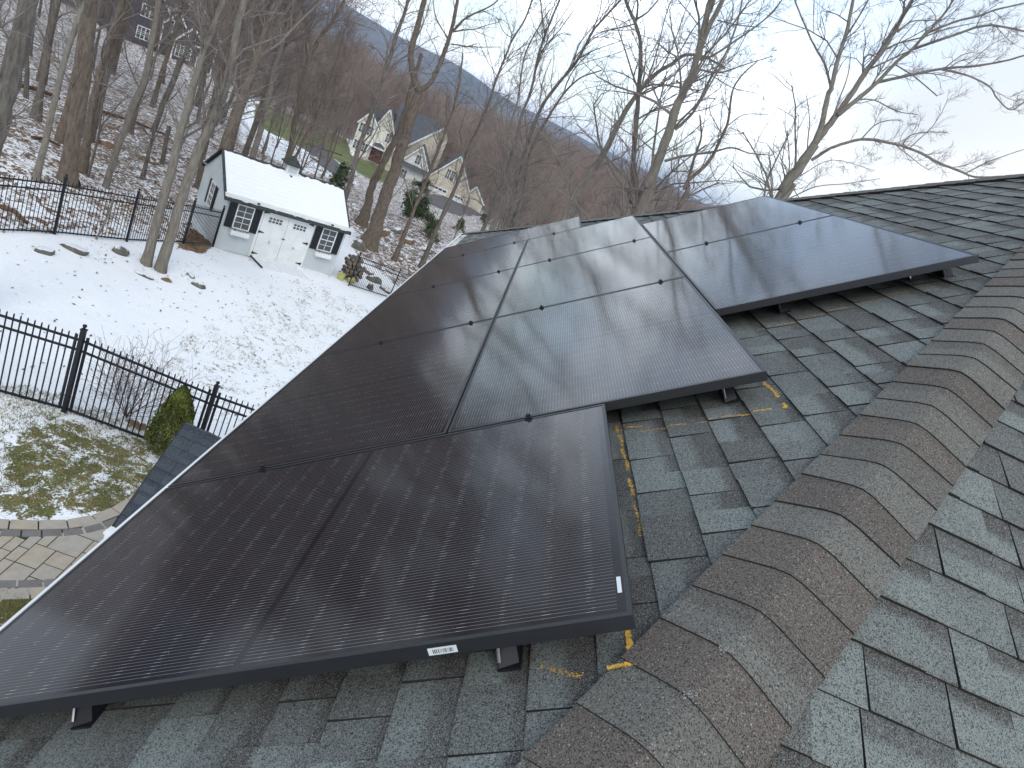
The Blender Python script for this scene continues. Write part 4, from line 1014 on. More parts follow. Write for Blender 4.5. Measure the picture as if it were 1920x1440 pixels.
# ------------------------------------------------------------------ bare trees
class Branches:
    """grows limbs and twigs in numpy batches and turns them into tubes"""
    def __init__(s, seed): s.r = np.random.default_rng(seed); s.groups = {}
    def add(s, P, Rd):       # P (n,K,3), Rd (n,K)
        K = P.shape[1]; s.groups.setdefault(K, []).append((P, Rd))
    def stem(s, pts, rad):
        pts = np.asarray(pts, float); s.add(pts[None], np.asarray(rad, float)[None])
    def spawn(s, pts, rad, per_m, lfac, levels, rmin, upb=0.35, t0=0.0, lmin=.12, lmax=3.2, ang=(0.5, 1.05)):
        """children along one polyline"""
        pts = np.asarray(pts, float); rad = np.asarray(rad, float); seg = np.linalg.norm(pts[1:] - pts[:-1], axis=1); cum = np.concatenate([[0], np.cumsum(seg)]); L = cum[-1]
        n = max(1, int(L * (1 - t0) * per_m)); d = np.sort(s.r.uniform(t0 * L, L, n)); i = np.clip(np.searchsorted(cum, d) - 1, 0, len(seg) - 1); f = ((d - cum[i]) / seg[i])[:, None]
        p = pts[i] * (1 - f) + pts[i + 1] * f; r = rad[i] * (1 - f[:, 0]) + rad[i + 1] * f[:, 0]; dr = (pts[i + 1] - pts[i]) / seg[i][:, None]
        s._grow(p, dr, r, (lfac * 1.6 + L * lfac) * (1.1 - .5 * d / L), levels, rmin, upb, lmin, lmax, ang)
    def _grow(s, p, dr, r, L, levels, rmin, upb, lmin, lmax, ang):
        n = len(p)
        if n == 0: return
        q = s.r.normal(size=(n, 3)); q -= (q * dr).sum(1)[:, None] * dr; q /= np.linalg.norm(q, axis=1)[:, None] + 1e-9
        a = s.r.uniform(ang[0], ang[1], n)[:, None]; d = dr * np.cos(a) + q * np.sin(a); d[:, 2] += upb * s.r.uniform(.2, 1, n); d /= np.linalg.norm(d, axis=1)[:, None]
        L = np.clip(L * s.r.uniform(.6, 1.25, n), lmin, lmax); r0 = np.clip(np.minimum(r * s.r.uniform(.35, .6, n), L * .016 + .002), rmin, None)
        K = 5 if levels > 1 else 4; P = np.zeros((n, K, 3)); P[:, 0] = p; cur = d.copy(); st = (L / (K - 1))[:, None]; wob = .17
        bend = s.r.normal(size=(n, 3)) * .12
        for k in range(1, K):
            cur = cur + s.r.normal(size=(n, 3)) * wob + bend; cur[:, 2] += upb * .16; cur /= np.linalg.norm(cur, axis=1)[:, None]; P[:, k] = P[:, k - 1] + cur * st
        tap = np.linspace(1, .42, K)[None]; Rd = np.maximum(r0[:, None] * tap, rmin * .75); s.add(P, Rd)
        if levels <= 1: return
        m = 7 if levels > 2 else 8; f = s.r.uniform(.12, 1.0, (n, m)); f[:, -1] = .98; x = f * (K - 1); i = np.clip(x.astype(int), 0, K - 2); fr = (x - i)[..., None]; rows = np.arange(n)[:, None]
        pp = P[rows, i] * (1 - fr) + P[rows, i + 1] * fr; dd = P[rows, i + 1] - P[rows, i]; dd /= np.linalg.norm(dd, axis=2)[..., None]; rr = Rd[rows, i]; LL = np.repeat(L[:, None], m, 1) * .56 * (1.15 - .5 * f)
        s._grow(pp.reshape(-1, 3), dd.reshape(-1, 3), rr.reshape(-1), LL.reshape(-1), levels - 1, rmin, upb, lmin * .8, lmax, ang)
    def mesh(s, name, ns=3):
        V = []; F = []; off = 0
        for K, lst in s.groups.items():
            P = np.concatenate([a for a, b in lst]); Rd = np.concatenate([b for a, b in lst]); n = len(P)
            T = np.empty_like(P); T[:, 1:-1] = P[:, 2:] - P[:, :-2]; T[:, 0] = P[:, 1] - P[:, 0]; T[:, -1] = P[:, -1] - P[:, -2]; T /= np.linalg.norm(T, axis=2)[..., None] + 1e-9
            ref = np.where(np.abs((P[:, -1] - P[:, 0])[:, None, 2:3]) > .6 * np.linalg.norm(P[:, -1] - P[:, 0], axis=1)[:, None, None], np.array([1.0, 0, 0]), np.array([0, 0, 1.0])); A = np.cross(T, np.broadcast_to(ref, T.shape)); A /= np.linalg.norm(A, axis=2)[..., None] + 1e-9; B = np.cross(T, A)
            th = np.arange(ns) * 2 * np.pi / ns; ring = P[:, :, None] + Rd[:, :, None, None] * (np.cos(th)[None, None, :, None] * A[:, :, None] + np.sin(th)[None, None, :, None] * B[:, :, None]); V.append(ring.reshape(-1, 3))
            idx = np.arange(n * K * ns).reshape(n, K, ns) + off; nx = np.roll(idx, -1, 2); F.append(np.stack([idx[:, :-1], nx[:, :-1], nx[:, 1:], idx[:, 1:]], -1).reshape(-1, 4)); off += n * K * ns
        V = np.concatenate(V).astype(np.float32); F = np.concatenate(F).astype(np.int32); me = bpy.data.meshes.new(name)
        me.vertices.add(len(V)); me.vertices.foreach_set('co', V.ravel()); me.loops.add(F.size); me.polygons.add(len(F)); me.loops.foreach_set('vertex_index', F.ravel()); me.polygons.foreach_set('loop_start', np.arange(len(F), dtype=np.int32) * 4)
        me.polygons.foreach_set('use_smooth', np.ones(len(F), bool)); me.update(calc_edges=True); return me
    def build(s, name, mat, parent=None, ns=3): return link(name, s.mesh(name, ns), mat, parent)

def refine(pts, rad, k=3, wob=0.0, r=None):
    """Catmull-Rom resampling of a limb with a little wander"""
    pts = np.asarray(pts, float); rad = np.asarray(rad, float); E = np.vstack([2 * pts[0] - pts[1], pts, 2 * pts[-1] - pts[-2]]); out = []; ro = []
    for i in range(len(pts) - 1):
        a, b, c, d = E[i:i + 4]
        for j in range(k):
            t = j / k; out.append(.5 * ((2 * b) + (-a + c) * t + (2 * a - 5 * b + 4 * c - d) * t * t + (-a + 3 * b - 3 * c + d) * t ** 3)); ro.append(rad[i] * (1 - t) + rad[i + 1] * t)
    out.append(pts[-1]); ro.append(rad[-1]); out = np.array(out); ro = np.array(ro)
    if wob and r is not None: out[1:] += r.normal(size=out[1:].shape) * wob; ro *= r.uniform(.94, 1.08, len(ro))
    return out, ro

def tree(label, stems, mat='bark_brown', D=None, dens=1.0, cat='tree', twig='twig', extend=4.0, group=None, seed=None, rmin=.0029, depthwob=.35, flare=1.35, tw0=.25, lev=3):
    """stems: list of (pixel polyline [(x, y), ...], widths in photograph pixels); the first stem starts at the foot"""
    seed = seed if seed is not None else int(abs(stems[0][0][0][0] * 7 + stems[0][0][0][1] * 13)) + 1
    r = np.random.default_rng(seed); x0, y0 = stems[0][0][0]
    if D is None: foot = hit(x0, y0)
    else:
        d = ray(x0, y0); foot = CAM + d / np.hypot(d[0], d[1]) * D
    hd = foot[:2] - CAM[:2]; dist = np.linalg.norm(hd); hd /= dist
    o = empty('bare_tree', (float(foot[0]), float(foot[1]), g1(foot[0], foot[1])), label, cat, group)
    tr = Branches(seed); tw = Branches(seed + 1); first = True
    for (px, wd) in stems:
        P = []; rd = []
        wd = list(wd) if hasattr(wd, '__len__') else [wd] * len(px)
        if len(wd) == 2: wd = list(np.linspace(wd[0], wd[1], len(px)))
        drift = r.normal() * depthwob
        for i, (x, y) in enumerate(px):
            d = ray(x, y); k = (dist + (0 if first or i == 0 else drift * i * .35)) / (d[:2] @ hd); q = CAM + d * k; P.append(q); rd.append(wd[i] * .40 * (k) / FPX / math.sqrt(1 + ((x - 960) ** 2 + (y - 720) ** 2) / FPX ** 2))
        P = np.array(P); rd = np.array(rd)
        if first:
            g = g1(P[0][0], P[0][1]); 
            if P[0][2] > g + .3: P = np.vstack([[P[0][0], P[0][1], g - .1], P]); rd = np.concatenate([[rd[0] * 1.5], rd])
            else: P = np.vstack([P[0] - (P[1] - P[0]) * .04, P]); rd = np.concatenate([[rd[0] * 1.25], rd])
        # carry the stem on past the frame edge
        ex_, ey_ = px[-1]
        if (ey_ < 8 or ex_ > 1912) and extend > 0 and rd[-1] > .02:
            d = P[-1] - P[-2]; d /= np.linalg.norm(d); n = 4; e = [P[-1]]; c = d.copy()
            for k in range(n): c = c + r.normal(size=3) * .16; c[2] += .10; c /= np.linalg.norm(c); e.append(e[-1] + c * extend / n)
            P = np.vstack([P, e[1:]]); rd = np.concatenate([rd, rd[-1] * np.linspace(.85, .15, n)])
        Q, rq = refine(P, rd, 4, np.mean(rd) * .10, r)
        if first:
            h = Q[:, 2] - Q[0, 2]; rq = rq * (1 + (flare - 1) * np.exp(-h / .35))
        tr.stem(Q, rq)
        L = np.linalg.norm(Q[1:] - Q[:-1], axis=1).sum()
        tw.spawn(Q, rq, 1.5 * dens, .22, lev, rmin, .30, tw0 if first else .08)
        tw.spawn(Q, rq, 1.8 * dens, .09, max(1, lev - 1), rmin, .25, tw0 if first else .05)
        first = False
    tr.build('trunk', M[mat], o, ns=10); tw.build('branches', M[twig], o, ns=3)
    return o



def build_ground_clutter():
    """grass tips and fallen leaves lying on the snow"""
    rnd = np.random.default_rng(9)
    def scatter(poly, n):
        P = np.array([hit(*p)[:2] for p in poly]); mn, mx = P.min(0), P.max(0); q = rnd.uniform(mn, mx, (n * 6, 2)); q = q[in_poly(q[:, 0], q[:, 1], P)][:n]; return q
    def clump(q, sc, thr):
        v = np.sin(q[:, 0] * 1.9 * sc + 2 * np.sin(q[:, 1] * 1.1 * sc)) * np.sin(q[:, 1] * 2.3 * sc + 1.7 * np.sin(q[:, 0] * .9 * sc)); return q[v > thr]
    mb = MB()
    def tufts(q, h):
        Z = ground(q[:, 0], q[:, 1])
        for (x, y), z in zip(q, Z):
            for _ in range(5):
                a = rnd.uniform(0, 6.28); l = h * rnd.uniform(.5, 1.3); dx, dy = math.cos(a) * l * .8, math.sin(a) * l * .8; ox, oy = rnd.normal(0, .03, 2); w = .006
                mb.poly([(x + ox - w * math.sin(a), y + oy + w * math.cos(a), z - .01), (x + ox + w * math.sin(a), y + oy - w * math.cos(a), z - .01), (x + ox + dx, y + oy + dy, z + l * .6)], 0, (rnd.random(), 0, 0, 1))
    tufts(clump(scatter([(330, 640), (560, 520), (700, 590), (470, 800), (330, 800), (180, 690)], 2600), 1.6, .1), .06)
    tufts(scatter([(330, 640), (560, 520), (700, 590), (470, 800), (330, 800), (180, 690)], 500), .04)
    tufts(clump(scatter([(-40, 720), (120, 740), (330, 840), (330, 905), (250, 975), (-40, 965)], 3200), 3.0, -.35), .05)
    tufts(clump(scatter([(-40, 1120), (60, 1120), (200, 1120), (0, 1240)], 900), 3, -.9), .05)
    tufts(clump(scatter([(0, 455), (420, 470), (620, 520), (560, 560), (0, 500)], 600), 1.0, .45), .05)
    o = mb.build('grass_tufts', M['grassblade']); prop(o, kind='stuff')
    mb = MB()
    def leaves(q, s_):
        Z = ground(q[:, 0], q[:, 1])
        for (x, y), z in zip(q, Z):
            a = rnd.uniform(0, 6.28); s = s_ * rnd.uniform(.5, 1.3); t = rnd.uniform(-.5, .5); c, d = math.cos(a), math.sin(a); k = rnd.uniform(.1, .5) * s
            mb.poly([(x - c * s, y - d * s, z + .012), (x + d * s * .6, y - c * s * .6, z + .01 + k * .4), (x + c * s, y + d * s, z + .02 + k)], 0, (rnd.random(), 0, 0, 1)); mb.poly([(x - c * s, y - d * s, z + .012), (x + c * s, y + d * s, z + .02 + k), (x - d * s * .6, y + c * s * .6, z + .012)], 0, (rnd.random(), 0, 0, 1))
    W1 = [(-100, 440), (100, 446), (345, 456), (400, 330), (300, 240), (0, 200), (-100, 260)]
    leaves(clump(scatter(W1, 6000), .8, -.15), .065); leaves(scatter([(640, 440), (760, 560), (860, 430), (800, 400), (680, 400)], 2500), .07); leaves(scatter([(330, 470), (357, 425), (400, 460), (380, 476)], 500), .06)
    leaves(scatter([(0, 460), (640, 520), (500, 800), (0, 800)], 260), .035); leaves(scatter([(-40, 800), (300, 850), (240, 970), (-40, 970)], 130), .026)
    leaves(clump(scatter([(420, 330), (680, 420), (660, 330), (500, 230), (430, 260)], 3500), .5, .0), .09)
    o = mb.build('leaf_litter', M['deadleaf']); prop(o, kind='stuff')

# ------------------------------------------------------------------ far houses
class HouseKit:
    def __init__(s, root, A, f): s.o = root; s.A = np.array(A, float); s.f = np.array([*f, 0.0]); s.f /= np.linalg.norm(s.f); s.g = np.array([-s.f[1], s.f[0], 0]); s.up = np.array([0, 0, 1.0])
    def Q(s, a, b, h): return s.A + s.f * a + s.g * b + s.up * h
    def gable(s, a0, a1, b0, b1, base, eave, peak, wall, roof, pk=None, ov=.3, trim='white'):
        pk = (a0 + a1) / 2 if pk is None else pk; mb = MB(); Q = s.Q
        mb.poly([Q(a0, b0, base), Q(a1, b0, base), Q(a1, b0, eave), Q(pk, b0, peak - .1), Q(a0, b0, eave)]); mb.poly([Q(a1, b1, base), Q(a0, b1, base), Q(a0, b1, eave), Q(pk, b1, peak - .1), Q(a1, b1, eave)])
        mb.poly([Q(a0, b1, base), Q(a0, b0, base), Q(a0, b0, eave), Q(a0, b1, eave)]); mb.poly([Q(a1, b0, base), Q(a1, b1, base), Q(a1, b1, eave), Q(a1, b0, eave)]); mb.build('wall', M[wall], s.o)
        mb = MB(); t = .12
        for (ax, sg) in ((a0, -1), (a1, 1)):
            k = (peak - eave) / abs(pk - ax); e = (ax + sg * ov, eave - ov * k)
            c = [Q(e[0], b0 - ov, e[1]), Q(pk, b0 - ov, peak), Q(pk, b1 + ov, peak), Q(e[0], b1 + ov, e[1])]; d = [p - s.up * t for p in c]
            mb.poly(c); mb.poly(d[::-1])
            for i in range(4): mb.poly([d[i], d[(i + 1) % 4], c[(i + 1) % 4], c[i]])
        mb.build('roof', M[roof], s.o)
        mb = MB()
        for (ax, sg) in ((a0, -1), (a1, 1)):
            k = (peak - eave) / abs(pk - ax); mb.bar(Q(ax + sg * ov, b0 - ov - .02, eave - ov * k - .16), Q(pk, b0 - ov - .02, peak - .18), .06, .22)
        mb.cbox(Q(a0, b0, (base + eave) / 2), s.f * .16, s.g * .1, s.up * (eave - base)); mb.cbox(Q(a1, b0, (base + eave) / 2), s.f * .16, s.g * .1, s.up * (eave - base)); mb.build('trim', M[trim], s.o)
    def win(s, a, h, w=.8, hh=1.4, b=0.0, n=1):
        for i in range(n):
            x = a + i * (w + .15); mb = MB(); mb.box(s.Q(x - w / 2 - .1, b - .06, h - hh / 2 - .1), s.f * (w + .2), s.g * .05, s.up * (hh + .2)); o = mb.build('window', M['white'], s.o)
            mb = MB(); mb.box(s.Q(x - w / 2, b - .08, h - hh / 2), s.f * w, s.g * .02, s.up * hh); mb.build('pane', M['pane'], o)
            mb = MB(); mb.box(s.Q(x - .03, b - .10, h - hh / 2), s.f * .06, s.g * .02, s.up * hh)
            for q in (.33, .5, .67): mb.box(s.Q(x - w / 2, b - .101, h - hh / 2 + hh * q - .02), s.f * w, s.g * .02, s.up * .04)
            mb.build('muntins', M['white'], o)

def build_far_houses():
    z = 8 - 16.0
    H = empty('country_house', (112.2, 30.8, z), 'large cream and tan house with many dark gables beyond the woods, white garage doors', 'house')
    K = HouseKit(H, (112.22, 30.84, z), (.147, -.989)); Q = K.Q
    K.gable(0, 2.9, 0, 9, -2.5, 5.2, 7.1, 'cream', 'slate', 1.2); K.gable(2.2, 5.6, 1.0, 9, -2.5, 5.0, 8.5, 'cream', 'slate', 3.6); 
    # main roof: broad slope with a slanting right rake, tan wall under it
    mb = MB(); c = [Q(5.0, .6, 4.9), Q(7.9, .2, 4.6), Q(12.3, 5.2, 9.4), Q(4.4, 5.2, 9.9)]; mb.poly(c); mb.poly([p - K.up * .15 for p in c][::-1]); mb.poly([Q(4.4, 5.2, 9.9), Q(12.3, 5.2, 9.4), Q(13.6, 10, 5.2), Q(4.4, 10, 5.2)])
    for i in range(4): mb.poly([c[i] - K.up * .15, c[(i + 1) % 4] - K.up * .15, c[(i + 1) % 4], c[i]])
    mb.build('roof', M['slate'], H)
    mb = MB(); mb.poly([Q(5, 1.2, -2.5), Q(8.0, .6, -2.5), Q(8.0, .6, 4.6), Q(5, 1.2, 5.0)]); mb.poly([Q(8.0, .6, -2.5), Q(13.4, 6.4, -2.5), Q(13.4, 6.4, 7.6), Q(12.3, 5.4, 9.1), Q(8.0, .6, 4.5)]); mb.poly([Q(13.4, 6.4, -2.5), Q(13.4, 10, -2.5), Q(13.4, 10, 5.2), Q(13.4, 6.4, 7.6)]); mb.poly([Q(13.4, 10, -2.5), Q(4.4, 10, -2.5), Q(4.4, 10, 5.2), Q(13.4, 10, 5.2)]); mb.build('wall', M['tansiding'], H)
    mb = MB(); mb.bar(Q(7.9, .1, 4.40), Q(12.35, 5.1, 9.2), .10, .26); mb.build('trim', M['white'], H)
    K.gable(7.9, 12.7, -1.2, 6, -2.8, 2.3, 5.7, 'whitesiding', 'slate', 10.3)
    K.gable(12.95, 19.9, -.4, 8, -3.5, 2.1, 6.8, 'tansiding', 'slate', 16.4); K.gable(19.3, 22.6, .8, 6, -3.5, 1.4, 3.4, 'tansiding', 'slate', 20.6)
    for a, h, b, n in ((.55, 4.1, 0, 1), (1.9, 4.1, 0, 1), (.55, 1.4, 0, 1), (1.9, 1.4, 0, 1), (4.75, 4.2, 1.0, 1), (10.35, 3.4, -1.2, 1)): K.win(a, h, .75, 1.35, b, n)
    K.win(15.5, 3.3, .62, 1.5, -.4, 2); K.win(9.0, .3, .9, 1.5, -1.2, 1)
    for (a, w, b) in ((13.35, 3.2, -.4), (17.2, 2.3, -.4)):
        mb = MB(); mb.box(Q(a, b - .06, -1.75), K.f * w, K.g * .05, K.up * 2.6)
        for i in range(3): mb.box(Q(a + .05, b - .075, -1.6 + .62 * i), K.f * (w - .1), K.g * .02, K.up * .5)
        d = mb.build('garage_door', M['white'], H); mb = MB()
        for k in range(4): mb.box(Q(a + .2 + k * (w - .3) / 4, b - .085, .35), K.f * (w / 4 - .2), K.g * .02, K.up * .32)
        mb.build('pane', M['pane'], d)
    mb = MB(); mb.poly([Q(8.1, -2.1, 1.7), Q(12.5, -2.1, 1.7), Q(12.3, -1.15, 2.35), Q(8.3, -1.15, 2.35)]); mb.build('awning', M['slate'], H)
    # arched porch with a snowy roof and red-brown door
    mb = MB(); n = 10
    for i in range(n):
        t0, t1 = math.pi * i / n, math.pi * (i + 1) / n; c = [Q(4.0 - 1.0 * math.cos(t), b, 2.35 + .85 * math.sin(t)) for t, b in ((t0, -1.3), (t1, -1.3), (t1, .9), (t0, .9))]; mb.poly(c)
    mb.box(Q(2.2, -1.3, 2.25), K.f * 3.6, K.g * 2.2, K.up * .14); mb.build('porch_roof', M['snowroof'], H)
    mb = MB(); 
    for a in (2.4, 5.5): mb.box(Q(a, -1.2, -.5), K.f * .22, K.g * .22, K.up * 2.75)
    mb.build('porch_post', M['white'], H); mb = MB(); mb.box(Q(2.9, -.03 + .9, -.2), K.f * 1.9, K.g * .1, K.up * 2.3); mb.build('door', M['reddoor'], H)
    mb = MB(); mb.box(Q(2.0, -1.8, -1.2), K.f * 4.0, K.g * 2.6, K.up * 1.0); mb.build('step', M['reddoor'], H)
    z = 8 - 12.5
    H = empty('country_house', (89.1, 53.1, z), 'dark blue-black house with white trim and grey roof among trees at the top left', 'house'); K = HouseKit(H, (89.15, 53.13, z), (5.9, -5.2)); Q = K.Q
    K.gable(-2.0, 3.0, .4, 9, -3, 5.0, 8.2, 'darksiding', 'slate'); K.gable(2.2, 9.8, 1.4, 9, -3, 4.4, 8.0, 'darksiding', 'slate', 6.0); K.gable(2.5, 5.2, .2, 6, -3, 4.1, 5.8, 'darksiding', 'slate'); K.gable(3.9, 7.7, -.5, 6, -3, 2.7, 4.8, 'darksiding', 'slate', 5.7)
    for a, h, b, n in ((.3, 4.2, .4, 2), (.3, 1.6, .4, 2), (3.6, 3.7, .2, 1), (4.7, 1.3, -.5, 2), (5.75, 3.6, -.5, 1), (7.4, .8, -.5, 1)): K.win(a, h, .8, 1.3 if b != -.5 or h < 3 else .7, b, n)
    mb = MB(); mb.bar(Q(6.3, -.62, 2.6), Q(7.9, -.62, 2.6), .16, .2); mb.build('trim', M['white'], H)

def ground_patch(name, px, mat, lift=.03, sub=10):
    P = np.array([hit(*p)[:2] for p in px]); mn, mx = P.min(0), P.max(0); st = max((mx - mn).max() / 60, .5); xs = np.arange(mn[0], mx[0] + st, st); ys = np.arange(mn[1], mx[1] + st, st); X, Y = np.meshgrid(xs, ys, indexing='ij'); Z = ground(X, Y) + lift; ins = in_poly(X + st / 2, Y + st / 2, P); mb = MB()
    for i in range(len(xs) - 1):
        for j in range(len(ys) - 1):
            if ins[i, j]: mb.poly([(X[a, b], Y[a, b], Z[a, b]) for a, b in ((i, j), (i + 1, j), (i + 1, j + 1), (i, j + 1))])
    o = mb.build(name, mat); prop(o, kind='structure')

def more_mats():
    def pav(name, a, b, c_):
        m = NT(name); s = m.sep(m.attr('tone').outputs['Color']); n1 = m.noise(9, 5, .65); n2 = m.noise(70, 3)
        c = m.mix(s[0], a, b); c = m.mix(m.math('MULTIPLY', s[1], .5), c, c_); c = m.mix(m.math('MULTIPLY', m.ramp(n1, .4, .7), .35), c, [x * .6 for x in a]); c = m.mix(m.math('MULTIPLY', n2, .25), c, [x * .5 for x in a]); m.base(c).rough(.9).bump(n2, .003, .6); return m.mat
    M['tan'] = pav('tan_pavers', (.43, .38, .31), (.38, .36, .33), (.46, .38, .26)); M['charcoal'] = pav('charcoal_pavers', (.175, .168, .16), (.225, .215, .20), (.15, .145, .14)); M['bed'] = simple('paver_joint', (.045, .040, .034), .95, .3, 30)
    M['shedroof'] = simple('shed_shingles', (.050, .055, .052), .9, .3, 9); M['vent'] = simple('vent_slats', (.5, .52, .52), .6); M['dry'] = simple('dried_plants', (.14, .13, .07), .9, .4, 20)
    m = NT('roof_snow'); ps = m.sep(m.pos()); wv = m.n('ShaderNodeTexWave'); wv.wave_type = 'BANDS'; wv.bands_direction = 'Z'; wv.inputs['Scale'].default_value = 3.2; wv.inputs['Distortion'].default_value = .5; m.t.links.new(m.pos(), wv.inputs['Vector'])
    m.base(m.mix(m.noise(3, 4), (.80, .84, .88), (.86, .88, .90))).rough(.8).bump(m.math('ADD', m.math('MULTIPLY', wv.outputs['Fac'], .5), m.noise(6, 4)), .035, .6); M['snowroof'] = m.mat
    M['rampsnow'] = simple('ramp_snow', (.70, .73, .77), .85, .08, 6, bump=.02, bscale=9)
    def rk(name, a, b, c_):
        m = NT(name); n1 = m.noise(3, 6, .7); n2 = m.noise(24, 4, .7); up = m.sep(m.n('ShaderNodeNewGeometry').outputs['Normal'])
        c = m.mix(m.ramp(n1, .35, .65), a, b); c = m.mix(m.ramp(n2, .5, .75), c, c_); sn = m.ramp(m.math('ADD', up[2], m.math('MULTIPLY', m.math('SUBTRACT', n1, .5), 1.3)), .72, .86); c = m.mix(m.math('MULTIPLY', sn, .9), c, (.80, .83, .87)); m.base(c).rough(.9).bump(n2, .03, .8); return m.mat
    M['rock'] = rk('grey_rock', (.10, .098, .088), (.18, .175, .155), (.12, .13, .06)); M['rockbrown'] = rk('tan_rock', (.15, .10, .060), (.28, .21, .13), (.10, .065, .04))
    M['logbrown'] = simple('rotting_wood', (.105, .062, .040), .95, .4, 8, bump=.02, bscale=20); M['cutwood'] = simple('cut_wood_end', (.17, .14, .11), .9, .4, 20); M['yellow'] = simple('yellow_green_glaze', (.42, .42, .13), .5, .15)
    def lf(name, a, b):
        m = NT(name); s = m.sep(m.attr('tone').outputs['Color']); c = m.mix(s[0], a, b); c = m.mix(m.ramp(m.noise(2.5, 3), .45, .7), c, [x * 1.5 for x in b]); m.base(c).rough(.75); return m.mat
    M['arbor'] = lf('arborvitae_leaves', (.050, .070, .015), (.115, .135, .030)); M['evergreen'] = lf('evergreen_leaves', (.035, .058, .028), (.095, .125, .060)); M['evergreen2'] = lf('olive_leaves', (.055, .070, .030), (.12, .125, .055)); M['deadleaf'] = lf('dead_leaves', (.105, .065, .040), (.20, .125, .075))
    M['grassblade'] = lf('grass_blades', (.10, .11, .035), (.20, .18, .075))
    M['scuff'] = simple('pale_scuff', (.38, .37, .35), .9)
    M['twigbush'] = simple('bush_twigs', (.13, .085, .068), .9, .3, 10)
    M['cream'] = simple('cream_siding', (.70, .68, .58), .7, .04, 2); M['tansiding'] = simple('tan_siding', (.60, .55, .45), .7, .06, 2); M['whitesiding'] = simple('white_siding', (.66, .68, .66), .7, .04, 2); M['darksiding'] = simple('navy_siding', (.075, .068, .080), .7, .1, 2)
    M['slate'] = simple('slate_roof', (.078, .085, .098), .85, .12, 1.5); M['reddoor'] = simple('mahogany', (.16, .055, .035), .6, .3, 3)
    M['asphalt'] = simple('asphalt', (.105, .100, .100), .9, .15, 1.5); M['stonewall'] = simple('block_wall', (.20, .19, .18), .9, .2, 1.5); M['orange'] = simple('dry_grass', (.30, .19, .085), .9, .35, 1.0)
    M['haze'] = bpy.data.materials.new('haze_air'); M['haze'].use_nodes = True; t = M['haze'].node_tree; t.nodes.clear(); v = t.nodes.new('ShaderNodeVolumePrincipled'); v.inputs['Color'].default_value = (.62, .76, 1.0, 1); v.inputs['Density'].default_value = HAZE; v.inputs['Anisotropy'].default_value = 0.0; o = t.nodes.new('ShaderNodeOutputMaterial'); t.links.new(v.outputs[0], o.inputs['Volume'])
HAZE = 0.00019

